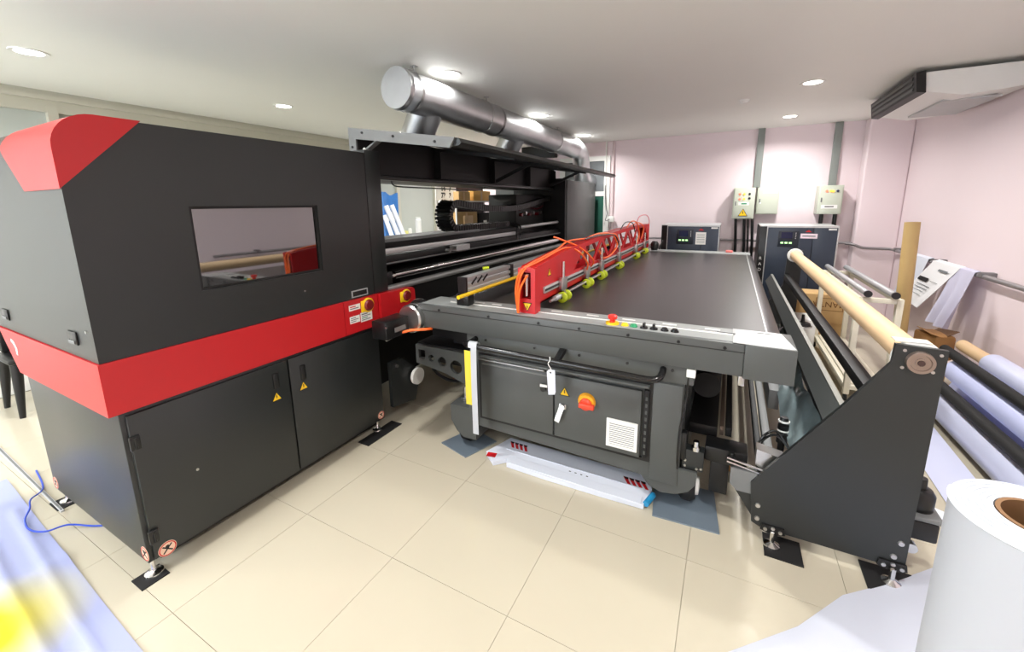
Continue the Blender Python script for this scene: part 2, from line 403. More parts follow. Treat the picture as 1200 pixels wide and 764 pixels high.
# crescent mark on end of the band
c0 = at(18, 408, Y=.572)
q = B(); q.prism([(c0.x-.035, c0.z+.045), (c0.x+.0, c0.z+.035), (c0.x+.03, c0.z+.0), (c0.x+.02, c0.z-.035), (c0.x+.003, c0.z-.03), (c0.x+.008, c0.z+.0), (c0.x-.012, c0.z+.02), (c0.x-.04, c0.z+.03)], 'Y', .5705, .572)
part('crescent_mark', q, white, band)
def isolator(parent, x, y, z):
    part('switch_plate', B().box(x, x+.008, y-.055, y+.03, z-.042, z+.035, .004), yellow, parent)
    part('switch_bezel', B().lathe([(0,.03),(.03,.03),(.038,.02),(.04,0)], (x,y,z), (x+1,y,z), 24), M('dark red knob', (120,18,22), .4), parent)
    part('switch_ring', B().lathe([(.036,.004),(.036,.016),(.048,.012),(.048,.004)], (x,y,z), (x+1,y,z), 28), yellow, parent)
isolator(cp, FXR, 1.905, .948)
def label_plate(parent, x, y0, y1, z0, z1, rows, mats):
    part('label_plate', B().box(x, x+.0012, y0, y1, z0, z1), white, parent, smooth=False)
    for k in range(rows):
        zz = z1 - (z1-z0)*(k+1)/(rows+1); f = .85 if k % 2 else .6
        part('label_print', B().box(x+.0012, x+.0018, y0+(y1-y0)*.08, y0+(y1-y0)*f, zz-(z1-z0)*.18/rows, zz+(z1-z0)*.18/rows), mats[k % len(mats)], parent, smooth=False)
label_plate(cp, FXR, 1.755, 1.845, .936, .972, 2, [redink, inkgrey])
label_plate(cp, FXR, 1.755, 1.835, .852, .898, 3, [inkgrey])
label_plate(cp, FXR, 1.842, 1.94, .842, .905, 4, [ink, inkgrey, greenp, inkgrey])
b = B(); b.prism([(2.004, .786), (2.18, .80), (2.30, .835), (2.355, .90), (2.35, .975), (2.33, .992), (2.004, 1.003)], 'X', X0-.10, X0+.03)
sb = part('control_panel', b, red, G)
isolator(sb, X0+.03, 2.245, .945)
# upper cabinet: rounded near top edge, window opening
arc = [(.579+.12-.12*cos(t), 1.81+.12*sin(t)) for t in [radians(a) for a in range(0, 91, 10)]]
prof = [(.579, 1.007)] + arc + [(1.98, 1.93), (1.98, 1.007)]
part('cabinet_body', B().prism(prof, 'X', -3.75, X0-.035), paint, G)
WY0, WY1, WZ0, WZ1 = .962, 1.604, 1.222, 1.602
part('front_panel', B().prism(prof, 'X', X0-.035, X0, [rect(WY0, WY1, WZ0, WZ1)]), paint, G)
win = part('viewing_window', B().box(X0-.03, X0-.018, WY0, WY1, WZ0, WZ1), glassdark, G, 'dark tinted viewing window', smooth=False)
b = B(); e = .012
b.prism(rect(WY0, WY1, WZ0, WZ1), 'X', X0-.02, X0-.008, [rect(WY0+e, WY1-e, WZ0+e, WZ1-e)])
part('window_gasket', b, rubber, win, smooth=False)
part('screw', B().cyl((X0, 1.47, 1.125), (X0+.003, 1.47, 1.125), .005, 8), steel, G)
lt = part('latch', B().box(X0, X0+.004, 1.795, 1.915, 1.022, 1.056, .002), black, G)
part('latch_rim', B().prism(rect(1.79, 1.92, 1.017, 1.061), 'X', X0, X0+.006, [rect(1.797, 1.913, 1.023, 1.055)]), alum, lt)
for vx in (-3.157, -2.307):
    v = part('grip_recess', B().box(vx-.04, vx+.04, .572, .5795, 1.06, 1.115, .003), blackp, G)
    part('grip_lip', B().box(vx-.03, vx+.03, .568, .573, 1.066, 1.08), pgrey, v)
part('cable_gland', B().cyl((-2.16, .579, 1.13), (-2.16, .574, 1.13), .006, 8), steel, G)
# red wrap-around corner hood
b = B(); n = len(arc)
prof2 = [(.579, 1.667)] + arc + [(.84, 1.93)]
def outp(k, o):
    y, z = prof2[k]
    if z <= 1.811: return (y-o, z)
    t = math.atan2(z-1.81, .699-y) if y < .699 else pi/2
    return (y-o*cos(t), z+o*sin(t))
fr, bk = [], []
for k in range(len(prof2)):
    y, z = outp(k, .006); t = min(1, max(0, (z-1.667)/.18))
    fr.append(b.bm.verts.new((X0+.006, y, z))); bk.append(b.bm.verts.new((-2.47-.2*t, y, z)))
for k in range(len(prof2)-1): b.face([fr[k], bk[k], bk[k+1], fr[k+1]])
b.face(fr)
part('red_hood', b, red, G)
# column and end of the lid opening
part('column', B().box(X0-.10, X0, 1.986, 2.112, 1.007, 1.95, .003), paint, G)
part('column_seam', B().box(X0-.02, X0+.0008, 1.983, 1.988, 1.007, 1.93), black, G, smooth=False)
# gantry core
part('gantry_beam', B().box(-2.95, -2.40, 2.0, 5.68, .55, 1.31, .004), black, G)
part('lower_frame', B().box(-2.9, -2.5, 2.0, 5.68, .12, .55), black, G)
part('service_roof', B().box(-2.95, -2.345, 1.99, 5.9, 1.80, 1.965, .004), black, G)
part('fascia', B().box(-2.365, -2.342, 2.10, 5.78, 1.80, 2.09), black, G)
part('roof_tray', B().box(-2.95, -2.5, 1.45, 1.985, 1.93, 1.96, .003), pgrey, G)
part('lip', B().box(-2.36, -2.30, 2.11, 5.68, 1.785, 1.82, .006), paint, G)
for y in (2.99, 3.93, 4.82, 5.66):
    part('rib', B().prism([(-2.34, 1.82), (-2.27, 1.82), (-2.27, 2.05), (-2.34, 2.08)], 'Y', y, y+.012), black, G)
part('rail', B().box(-2.215, -2.19, 2.115, 4.25, 1.247, 1.287, .003), alum, G)
part('rail', B().box(-2.30, -2.27, 2.115, 3.6, 1.325, 1.35, .003), pgrey, G)
part('rail_bed', B().box(-2.42, -2.215, 2.0, 5.68, 1.16, 1.235, .004), black, G)
part('guide_rod', B().cyl((-2.24, 4.45, 1.325), (-2.24, 5.68, 1.335), .02, 12), alum, G)
part('belt_strip', B().box(-2.20, -2.19, 2.115, 5.68, 1.175, 1.185), pgrey, G, smooth=False)
part('feed_roller', B().lathe([(0,0),(.018,0),(.018,.03),(.034,.03),(.034,3.39),(.018,3.39),(.018,3.42),(0,3.42)], (-2.2,2.23,1.083), (-2.2,3,1.083), 28), chrome, G)
part('roller_bearing', B().box(-2.27, -2.17, 2.12, 2.225, 1.03, 1.12, .006), black, G)
part('nip_roller', B().cyl((-2.16, 2.13, 1.005), (-2.16, 5.68, 1.005), .024, 20), M('grey roller', (150,150,150), .35, .4), G)
part('apron', B().prism([(-2.41, .6), (-2.24, .6), (-2.19, .97), (-2.19, 1.0), (-2.41, 1.16)], 'Y', 2.36, 5.68), black, G)
br = part('sensor_bracket', B().prism([(-2.18, 1.245), (-2.10, 1.245), (-2.10, 1.20), (-2.18, 1.20)], 'Y', 2.95, 3.15, [[(-2.17,1.236),(-2.11,1.236),(-2.11,1.209),(-2.17,1.209)]]), alum, G)
part('sensor_knob', B().cyl((-2.15, 2.86, 1.21), (-2.11, 2.86, 1.21), .018, 12), steel, br)
part('hanging_wire', B().tube(smooth_path([(-2.5, 2.62, 1.80), (-2.5, 2.64, 1.765), (-2.5, 2.75, 1.752), (-2.5, 3.3, 1.752), (-2.5, 3.9, 1.75), (-2.5, 4.1, 1.79)]), .006, 6), blackp, G)
for y in (4.33, 4.42):
    part('hose', B().tube(smooth_path([(-2.3, y, 1.38), (-2.2, y-.04, 1.34), (-2.17, y-.1, 1.26), (-2.2, y-.06, 1.19)]), .008, 6), blackp, G)
# energy chain
b = B(); pts = []
for k in range(24): pts.append((4.4-k*(4.4-3.35)/24, 1.365))
for k in range(13): a = -pi/2 - pi*k/12; pts.append((3.35+.125*cos(a), 1.49+.125*sin(a)))
for k in range(1, 56):
    t = k/55; pts.append((3.35+2.4*t, 1.615-.075*sin(pi*min(1,t*1.15))+.06*t**3))
for k in range(len(pts)-1):
    p, q_ = Vector((0,)+pts[k]), Vector((0,)+pts[k+1]); m = (p+q_)/2; d = (q_-p)
    for xx, ww, hh, gg in ((-2.515,.02,.062,.36), (-2.36,.02,.062,.36), (-2.4375,.135,.046,.5)):
        e0 = m-d*gg; e1 = m+d*gg
        b.bar((xx, e0.y, e0.z), (xx, e1.y, e1.z), ww, hh, up=(0, -d.z, d.y))
part('energy_chain', b, blackp, G, kind='stuff')
# parked print carriage at the far end of the gantry
pc = part('print_carriage', B().box(-2.85, -2.44, 4.75, 5.62, 1.32, 1.72, .01), black, G)
for k in range(6):
    part('ink_fitting', B().cyl((-2.44, 4.85+.12*k, 1.46+.02*(k%2)), (-2.40, 4.85+.12*k, 1.46+.02*(k%2)), .022, 10), [reddark, steel][k % 2], pc)
part('ink_hose', B().tube(smooth_path([(-2.42, 4.8, 1.52), (-2.4, 5.0, 1.56), (-2.4, 5.3, 1.53), (-2.42, 5.55, 1.57)]), .008, 6), reddark, pc)
# far cabinet
part('cabinet_body', B().box(-3.3, X0, 5.72, 7.1, .075, 1.93, .006), paint2, G)
part('cabinet_jamb', B().box(-2.95, X0-.012, 5.66, 5.725, .2, 1.95), black, G)
# lid, hinged open
lid = part('lid', B().prism([(-2.345, 2.115), (-1.53, 1.99), (-1.49, 1.977), (-1.475, 1.955), (-1.50, 1.94), (-1.54, 1.968), (-2.345, 2.095)], 'Y', 2.10, 5.79), black, G)
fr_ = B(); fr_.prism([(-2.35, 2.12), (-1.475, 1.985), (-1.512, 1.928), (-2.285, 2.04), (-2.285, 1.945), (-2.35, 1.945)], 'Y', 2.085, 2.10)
part('lid_end_frame', fr_, pgrey, lid)  # grey on the black lid: light on this end put into the colour
part('lid_front_lip', B().prism([(-1.50, 1.99), (-1.46, 1.982), (-1.44, 1.955), (-1.46, 1.94), (-1.51, 1.94)], 'Y', 2.104, 5.8), paint, lid)
for x, z in ((-2.22, 2.075), (-1.95, 2.03), (-1.62, 1.972), (-2.318, 1.99)):
    part('lid_bolt', B().cyl((x, 2.078, z), (x, 2.086, z), .008, 8), black, lid)
for y in (2.99, 3.93, 4.82):
    part('lid_rib', B().bar((-2.33, y, 2.07), (-1.55, y, 1.95), .01, .03), black, lid)
a0, a1 = at(446, 163, Y=2.14), at(426, 180, Y=2.14)
st = part('lid_stay', B().bar(a0, a1, .012, .045, up=(0,1,0)), pgrey, G)
st.data.transform(Matrix.Identity(4))
for t in (.75, .95):
    m = Vector(a0).lerp(a1, t); part('stay_pivot', B().cyl(m+Vector((0,-.03,0)), m, .014, 12), chrome, st)
for y in (4.0, 5.5):
    part('lid_stay', B().bar((-2.30, y, 1.84), (-1.85, y, 2.02), .02, .035), black, G)
# levelling feet and pads of the near cabinet
for x, y in ((-2.15, .625), (-3.15, .63), (-2.15, 1.95)):
    ft = part('levelling_foot', B().lathe([(0,0),(.036,0),(.034,.008),(.012,.016),(.009,.02),(.009,.08),(0,.08)], (x,y,.004), (x,y,1), 20), chrome, G)
for nm, x, y, dx, dy, lab in (('rubber_pad', -2.14, .608, .05, .05, 'black rubber pad under foot of red-banded cabinet, near corner'), ('rubber_pad', -3.15, .62, .06, .05, 'black rubber pad under rear foot of red-banded cabinet'), ('rubber_pad', -2.10, 1.93, .05, .16, 'long black rubber pad under red-banded cabinet beside the motor')):
    solo(nm, B().box(x-dx, x+dx, y-dy, y+dy, 0, .005), rubber, lab, 'pad', 'rubber pads under the cabinet feet', smooth=False)
# ================================================================== conveyor table
T = thing('conveyor_table', 'wide charcoal conveyor printing table with black belt on a cabinet base', 'table', (-.7, 3.9, 0))
beltm = M('dark conveyor belt', (54, 52, 53), .32, var=.12, scale=3, bump=.15, bscale=120)
topm = M('light grey deck strip', (150, 153, 152), .4, var=.06, scale=8)
YT = 2.05
fr = part('side_beam', B().box(-1.80, .10, YT, 2.30, .80, .955, .006), paint2, T)
part('end_cap', B().box(.10, .297, YT-.006, 2.30, .795, .958, .004), paint2, T)
part('cap_plate', B().prism([(.05, 2.052), (.292, 2.052), (.255, 2.285), (.05, 2.285)], 'Z', .958, .9605), M('bright deck plate', (190,192,192), .35, .3), T, smooth=False)  # lighter grey puts the strong light on the cap's top into its colour
for (x0, x1, y0, y1) in ((-.02, .06, 2.19, 2.196), (.15, .22, 2.25, 2.256)):
    part('cap_slot', B().box(x0, x1, y0, y1, .9605, .962), black, T, smooth=False)
part('deck_strip', B().box(-1.78, .05, 2.075, 2.285, .955, .957), topm, T, smooth=False)
part('slot_rail', B().box(-1.62, .06, 2.172, 2.186, .957, .9605), white, T, smooth=False)
part('slot_groove', B().box(-1.62, .06, 2.186, 2.198, .957, .9585), black, T, smooth=False)
for px_, py_ in ((563,354.5), (582,357), (655,363.5), (695,369.5), (737,374.5), (785,379.5), (835,385.5)):
    p = at(px_, py_, Z=.957)
    part('scale_sticker', B().box(p.x-.035, p.x+.035, 2.232, 2.247, .957, .9582), white, T, smooth=False)
part('side_beam', B().box(-1.80, .24, 5.76, 5.99, .80, .957, .006), topm, T)
# belt: slab with rounded noses
bp = [(-1.72, .95)] + [(.205+.075*sin(t), .875+.075*cos(t)) for t in [radians(a) for a in range(0, 181, 15)]] + [(-1.72, .80)] + [(-1.72-.075*sin(t), .875-.075*cos(t)) for t in [radians(a) for a in range(15, 166, 15)]]
part('belt', B().prism(bp, 'Y', 2.30, 5.76), beltm, T)
part('belt_edge_glow', B().box(.196, .202, 2.30, 5.76, .95, .9515), alum, T, smooth=False).name = 'belt_edge_strip'  # thin bright line painted in for the sheen along the belt edge
# operator controls
cb = at(716, 381, Z=.957)
es = part('emergency_stop', B().lathe([(0,.01),(.034,.01),(.036,0)], (cb.x, 2.125, .957), (cb.x, 2.125, 2), 24), yellow, T, 'yellow base with red mushroom button')
part('mushroom_button', B().lathe([(.014,.01),(.014,.026),(.024,.03),(.025,.044),(.018,.05),(0,.05)], (cb.x, 2.125, .957), (cb.x, 2.125, 2), 24), M('red button', (235,50,40), .35), es)
for px_, mt in ((730, yellow), (741.5, greenp)):
    p = at(px_, 384, Z=.957)
    part('push_button', B().lathe([(0,.014),(.014,.014),(.016,.008),(.019,.006),(.02,0)], (p.x, 2.12, .957), (p.x, 2.12, 2), 20), mt, T)
for i, px_ in enumerate((753.5, 766, 779.5, 792)):
    p = at(px_, 386, Z=.957); k = B().lathe([(0,.008),(.018,.008),(.02,0)], (p.x, 2.115, .957), (p.x, 2.115, 2), 20)
    if i < 2: k.box(p.x-.006, p.x+.006, 2.10, 2.13, .965, .985, .002)
    else: k.lathe([(0,.016),(.012,.016),(.013,.008)], (p.x, 2.115, .957), (p.x, 2.115, 2), 16)
    part('selector_knob' if i < 2 else 'push_button', k, blackp, T)
for x in (-1.62, -1.25, -.92, -.68, -.42, -.18, .02):
    part('bolt', B().cyl((x, YT-.005, .93), (x, YT, .93), .008, 8), black, T)
part('panel_seam', B().box(-1.78, .10, YT-.0012, YT, .915, .919), black, T, smooth=False)
# skirt and base cabinet
part('skirt', B().box(-1.42, -.10, YT+.012, 2.30, .71, .80, .004), paint2, T)
for x in (-1.28, -.95, -.68, -.42, -.2):
    part('bolt', B().cyl((x, YT+.006, .775), (x, YT+.012, .775), .008, 8), black, T)
part('base_cabinet', B().prism([(-1.36, .18), (-.33, .155), (-.285, .105), (-.17, .115), (-.14, .2), (-.14, .72), (-1.36, .72)], 'Y', YT+.02, 3.2), paint2, T)
part('base_cabinet', B().box(-1.36, -.14, 4.7, 5.75, .1, .80), paint, T)
part('underframe', B().box(-1.7, -1.5, 2.3, 5.76, .62, .80), black, T)
part('cross_panel', B().box(-1.9, .0, 3.25, 3.3, .12, .80), black, T, smooth=False)  # black sheet added to stand for the shade in the void under the table
part('corner_post', B().box(-.285, -.145, YT+.005, YT+.03, .15, .70, .004), paint2, T)
part('door_surround', B().prism(rect(-1.335, -.285, .245, .685), 'Y', YT+.008, YT+.024, [rect(-1.315, -.325, .262, .655)]), black, T, smooth=False)
dl = part('door', B().box(-1.315, -.828, YT-.002, YT+.018, .262, .645, .004), paint2, T)
dr = part('door', B().box(-.820, -.338, YT-.002, YT+.018, .262, .640, .004), paint2, T)
part('door_edge', B().box(-1.30, -.84, YT-.012, YT, .622, .632, .002), pgrey, dl)
part('rain_gutter', B().box(-1.32, -.30, YT-.02, YT+.01, .665, .678, .003), paint2, T)
part('rain_gutter', B().box(-1.32, -.88, YT-.016, YT+.01, .652, .657, .001), alum, T)
part('hinge_strip', B().box(-.328, -.298, YT-.004, YT+.016, .27, .65, .006), rubber, T)
for k in range(9): part('hinge_slot', B().box(-.318, -.308, YT-.006, YT-.003, .29+.038*k, .31+.038*k), paint2, T, smooth=False)
part('lock_barrel', B().cyl((-.885, YT-.02, .545), (-.885, YT, .545), .016, 14), blackp, dl)
# right door fittings
warn(dr, (-.758, YT-.003, .548), (1,0,0), (0,0,1), .062)
sw = part('switch_base', B().lathe([(0,.018),(.042,.018),(.05,.006),(.05,0)], (-.628, YT-.002, .52), (-.628, YT-1, .52), 28), M('amber plastic', (240,170,40), .4), dr)
q = B(); q.lathe([(0,.04),(.026,.04),(.034,.03),(.034,.018)], (-.628, YT-.002, .512), (-.628, YT-1, .512), 24); q.box(-.66, -.575, YT-.055, YT-.03, .497, .525, .005)
part('switch_knob', q, M('red orange plastic', (220,70,45), .4), dr)
q = B(); q.box(-.79, -.745, YT-.012, YT, .445, .475, .005); q.bar((-.765, YT-.02, .47), (-.795, YT-.025, .37), .03, .012, up=(0,1,0)); q.cyl((-.765, YT-.026, .462), (-.765, YT-.002, .462), .016, 14)
part('latch_handle', q, chrome, dr)
vent = part('vent_frame', B().prism(rect(-.513, -.35, .293, .453), 'Y', YT-.012, YT-.002, [rect(-.498, -.365, .308, .438)]), white, dr)
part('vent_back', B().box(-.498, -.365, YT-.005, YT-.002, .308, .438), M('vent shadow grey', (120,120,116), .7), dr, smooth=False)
q = B()
for k in range(11): q.bar((-.498, YT-.0095, .315+.0118*k), (-.365, YT-.0095, .315+.0118*k), .004, .0062, up=(0,.3,1))
part('vent_slats', q, white, dr, kind='stuff')
# grab rail
hp = [(-1.35, YT+.01, .775), (-1.352, 1.99, .768), (-1.33, 1.965, .762), (-.9, 1.965, .755), (-.45, 1.965, .748), (-.30, 1.968, .745), (-.255, 1.985, .752), (-.243, 2.02, .765), (-.243, YT+.01, .775)]
hb = part('grab_rail', B().tube(smooth_path(hp, 8), .0165, 16), M('gloss black tube', (20,20,21), .18, var=0), T)
part('rail_bracket', B().bar((-.775, YT+.012, .79), (-.775, 1.965, .757), .03, .03), blackp, hb)
# left front castor housing with jack
q = B(); q.prism([(-1.555, .30), (-1.555, .19), (-1.51, .12), (-1.46, .085), (-1.36, .085), (-1.36, .62), (-1.41, .62), (-1.41, .30)], 'Y', YT-.01, 2.24)
part('castor_housing', q, paint2, T)
part('castor', B().lathe([(0,0),(.07,0),(.085,.02),(.085,.07),(.07,.09),(0,.09)], (-1.53, 2.16, .085), (-1.3, 2.16, .085), 24), rubber, T)
part('jack_bolt', B().lathe([(.03,0),(.03,.02),(.012,.02),(.012,.09),(0,.09)], (-1.50, 2.14, .30), (-1.50, 2.14, 1), 12), steel, T)
# right front castor
part('castor', B().lathe([(0,0),(.07,0),(.088,.02),(.088,.06),(.07,.08),(0,.08)], (-.14, 2.20, .092), (-.04, 2.20, .092), 28), rubber, T)
part('castor_hub', B().lathe([(0,.02),(.045,.015),(.05,0)], (-.06, 2.20, .092), (.2, 2.20, .092), 20), white, T)
part('castor_fork', B().box(-.16, -.12, 2.12, 2.32, .08, .26, .01), paint2, T)
# tensioner hardware at the right front of the base
q = B(); q.box(-.13, -.03, YT+.03, 2.14, .25, .36, .004)
tb = part('tension_block', q, paint, T)
part('block_bolt', B().lathe([(0,.05),(.014,.05),(.014,.02),(.02,.02),(.02,0)], (-.07, 2.09, .36), (-.07, 2.09, 1), 12), chrome, tb)
for x, z in ((-.115, .30), (-.115, .27), (-.06, .265), (-.04, .27)): part('screw', B().cyl((x, YT+.024, z), (x, YT+.03, z), .006, 8), steel, tb)
part('clamp_arm', B().box(-.14, -.115, YT+.02, YT+.06, .30, .45, .004), blackp, T)
part('tie_beam', B().box(-.03, .16, 2.12, 2.24, .30, .38, .008), blackp, T)
part('tie_bracket', B().box(.02, .12, 2.20, 2.3, .22, .30, .004), M('brass fitting', (150,110,60), .4, .5), T)
part('anchor_block', B().box(.0, .085, 2.14, 2.30, .12, .30, .006), black, T)
part('castor_guard', B().prism([(-.285, .11), (-.22, .088), (-.15, .10), (-.09, .135), (-.06, .18), (-.055, .25), (-.14, .25), (-.285, .2)], 'Y', YT+.012, YT+.028), paint2, T)
part('hung_cable', B().tube(smooth_path([(-.125, YT+.018, .78), (-.13, YT+.01, .62), (-.145, YT+.005, .5), (-.15, YT+.005, .4), (-.15, YT+.01, .25)]), .006, 6), blackp, T)
part('hinge_clip', B().box(-.135, -.095, YT+.0, YT+.03, .755, .795, .003), white, T)
part('stop_bracket', B().box(.085, .11, YT+.005, YT+.03, .755, .80, .002), steel, T)
# belt return run and side of the underframe
part('return_roller', B().cyl((-.05, 2.32, .62), (-.05, 5.7, .62), .07, 24), rubber, T)
part('side_panel', B().box(-.14, -.12, 2.3, 5.7, .12, .78), paint, T, smooth=False)
part('return_tray', B().box(-.12, .02, 2.26, 5.7, .36, .42, .004), black, T)
part('scraper_bar', B().box(.03, .05, 2.28, 5.6, .37, .42, .003), M('brown steel', (120,104,92), .4, .5), T)
part('scraper_bar', B().box(.058, .088, 2.28, 5.6, .37, .42, .003), rubber, T)
# left side arm with lightening holes
holes = [rect(-1.945, -1.885, .50, .565)] + [circ(-1.83, .515, .026), circ(-1.735, .505, .036), circ(-1.615, .485, .05)]
ga = part('side_arm', B().prism([(-1.97, .60), (-1.97, .46), (-1.85, .445), (-1.70, .42), (-1.50, .36), (-1.50, .60)], 'Y', 2.20, 2.225, holes), paint2, T)
part('arm_brace', B().box(-1.97, -1.50, 2.225, 2.40, .585, .61), black, T, smooth=False)
part('arm_back', B().box(-1.97, -1.5, 2.40, 2.42, .40, .80), black, T, smooth=False)
# belt motor and gearbox
MY = 2.10
mo = part('belt_motor', B().box(-1.965, -1.84, 1.80, 2.03, .765, .88, .006), blackp, T)
part('motor_plate', B().box(-1.841, -1.838, 1.87, 1.97, .80, .83), pgrey, mo, smooth=False)
for y in (1.8, 2.02): part('motor_screw', B().cyl((-1.845, y, .85), (-1.834, y, .85), .006, 8), steel, mo)
part('gearbox', B().lathe([(0,0),(.085,0),(.095,.01),(.095,.05),(.098,.052),(.098,.06),(.095,.062),(.095,.10),(0,.10)], (-1.835, 2.0, .855), (-1.835, 3, .855), 36), steel, T)
part('gearbox_flange', B().lathe([(0,.0),(.108,.0),(.112,.006),(.112,.018),(0,.018)], (-1.835, 2.105, .855), (-1.835, 3, .855), 36), blackp, T)
part('gearbox_flange', B().lathe([(.1,.02),(.115,.02),(.115,.03),(.1,.03)], (-1.835, 2.105, .855), (-1.835, 3, .855), 36), chrome, T)
mc = part('motor_cable', B().tube(smooth_path([at(455,396,Y=1.9), at(467,391,Y=1.93), at(482,387,Y=1.97), at(497,386,Y=2.0), at(506,385,Y=2.06)]), .009, 8), orange, T)
part('cable_plug', B().cyl(at(452,398,Y=1.89), at(462,393,Y=1.92), .014, 12), steel, mc)
# support bracket and white wheel beside the gantry
sbk = part('guide_bracket', B().prism([(2.06, .14), (2.06, .48), (2.18, .48), (2.32, .36), (2.36, .26), (2.30, .10)], 'X', -2.12, -2.09), paint, G)
part('guide_wheel', B().lathe([(0,0),(.06,0),(.065,.006),(.065,.03),(0,.03)], (-2.075, 2.30, .30), (-1, 2.30, .30), 24), white, sbk)
part('bracket_bolt', B().cyl((-2.09, 2.12, .44), (-2.08, 2.12, .44), .012, 10), steel, sbk)
part('floor_hose', B().tube(smooth_path([(-2.15, 2.5, .5), (-2.1, 2.55, .25), (-2.0, 2.65, .13), (-1.9, 2.75, .14), (-1.86, 2.85, .3), (-1.88, 2.9, .5)]), .013, 8), blackp, G)

# steel floor plates under the castors
for pts, lab in (([(-1.63, 2.02), (-1.39, 1.955), (-1.30, 2.2), (-1.54, 2.27)], 'blue-grey steel floor plate beside the folded carton'), ([(-.245, 1.975), (.066, 1.995), (.03, 2.31), (-.28, 2.29)], 'blue-grey steel floor plate beside the roll stand')):
    solo('floor_plate', B().prism(pts, 'Z', 0, .008), plate_m, lab, 'plate', 'steel plates under the table castors', smooth=False)

# folded paper strip on the grab rail, keys tag
ps = thing('paper_strip', 'long white strip with yellow side looped over the grab rail', 'paper', (-1.36, 1.95, .25))
q = B(); pp = [(1.975, .60), (1.97, .755), (1.95, .79)]
def strip(x0, x1, pts, th=.0012):
    q = B(); n = len(pts)
    vs = [[q.bm.verts.new((x, y, z)) for (y, z) in pts] for x in (x0, x1)]
    for i in range(n-1): q.face([vs[0][i], vs[0][i+1], vs[1][i+1], vs[1][i]])
    r = thick(q, th); return q
part('yellow_flap', strip(-1.362, -1.318, [(1.945, .735), (1.947, .45), (1.949, .385)]), M('yellow paper', (236,214,70), .6, var=.03), ps, smooth=False)
part('white_flap', strip(-1.315, -1.275, [(1.947, .77), (1.943, .735), (1.94, .5), (1.943, .2)]), M('dull white paper', (196,200,206), .6, var=.03), ps, smooth=False)
part('loop', strip(-1.335, -1.275, [(1.944, .755), (1.945, .775), (1.952, .787), (1.966, .791), (1.98, .786), (1.988, .77)]), MATS['dull white paper'], ps)
kt = thing('hanging_tag', 'white paper tag on string tied to the grab rail', 'tag', (-.80, 1.94, .6))
part('string', B().tube(smooth_path([(-.815, 1.965, .775), (-.805, 1.945, .765), (-.815, 1.942, .745), (-.80, 1.942, .72), (-.795, 1.942, .70)]), .0025, 6), white, kt)
part('tag_card', B().prism([(-.822, .70), (-.81, .713), (-.775, .715), (-.770, .59), (-.775, .575), (-.812, .567)], 'Y', 1.940, 1.942, [circ(-.80, .697, .006, 8)]), M('pale lilac card', (214,218,232), .6, var=.02), kt, smooth=False)
part('key', B().box(-.90, -.855, 2.022, 2.03, .562, .577, .002), white, kt)

# flattened white carton on the floor
ct = thing('flat_carton', 'flattened white carton with red and black slanted marks on floor', 'carton', (-.78, 2.1, 0))
part('carton_sheet', B().prism([(-1.215, 2.25), (-.30, 2.25), (-.275, 2.14), (-.296, 2.0), (-.55, 1.99), (-.85, 1.985), (-1.11, 1.99), (-1.13, 2.03), (-1.19, 1.965), (-1.285, 2.04)], 'Z', .002, .03), M('white carton', (222,228,240), .45, var=.03, scale=3), ct, smooth=False)
part('carton_flap', B().box(-1.10, -.31, 1.985, 2.06, .03, .038, R=Matrix.Rotation(radians(-5), 3, 'X')), MATS['white carton'], ct, smooth=False)
part('carton_fold', B().box(-1.18, -.32, 2.12, 2.126, .03, .033), MATS['white carton'], ct, smooth=False)
part('red_square', B().box(-1.265, -1.205, 2.0, 2.045, .03, .0308, R=Matrix.Rotation(radians(12), 3, 'Z')), redink, ct, smooth=False)
for cx_, cy_ in ((-1.13, 2.18), (-.375, 2.155)):
    for k in range(4):
        xx = cx_ - .05 + .032*k
        part('slanted_mark', B().prism([(xx-.014, cy_+.025), (xx+.008, cy_+.025), (xx+.040, cy_-.028), (xx+.022, cy_-.028)], 'Z', .03, .0306), redink, ct, smooth=False)
        part('slanted_mark', B().prism([(xx-.018, cy_+.032), (xx+.012, cy_+.032), (xx+.016, cy_+.016), (xx+.002, cy_+.012)], 'Z', .0303, .0309), ink, ct, smooth=False)
for k in range(4): part('printed_dot', B().box(-.74+.035*k, -.728+.035*k, 2.085, 2.092, .03, .0306), ink, ct, smooth=False)
part('tape_roll', B().cyl((-.285, 2.01, .03), (-.262, 2.10, .03), .016, 12), M('blue tape', (40,140,190), .4), ct)

# ================================================================== red truss bar with lime wheels
R_ = thing('wheel_press_bar', 'red truss bar with lime rubber wheels and orange hoses on the belt', 'press bar', (-1.03, 4.0, .955))
XF, XBk = -.985, -1.085
top = [(2.135, 1.20), (2.18, 1.225), (2.58, 1.262), (3.0, 1.285), (3.5, 1.305), (4.4, 1.318), (5.3, 1.318), (5.88, 1.30)]
def ztop(y):
    for (a, za), (c, zc) in zip(top, top[1:]):
        if a <= y <= c: return za+(zc-za)*(y-a)/(c-a)
    return top[-1][1]
outer = [(2.2, 1.0), (5.88, 1.0)] + [(y, z) for y, z in reversed(top) if y > 2.2] + [(2.2, 1.225)]
hl = []; y = 2.80; up_ = True; w = .46
while y < 5.6:
    zb, m = 1.115, .026
    if up_: hl.append([(y+.03, zb), (y+w-.03, zb), (y+w/2, ztop(y+w/2)-m-.01)])
    else: hl.append([(y+.03, ztop(y+.03)-m), (y+w-.03, ztop(y+w-.03)-m), (y+w/2, zb+.01)][::-1])
    y += w*.56; up_ = not up_
part('truss_plate', B().prism(outer, 'X', XF-.008, XF, hl), red, R_, smooth=False)
part('truss_plate', B().prism(outer, 'X', XBk, XBk+.008, hl), red, R_, smooth=False)
q = B()
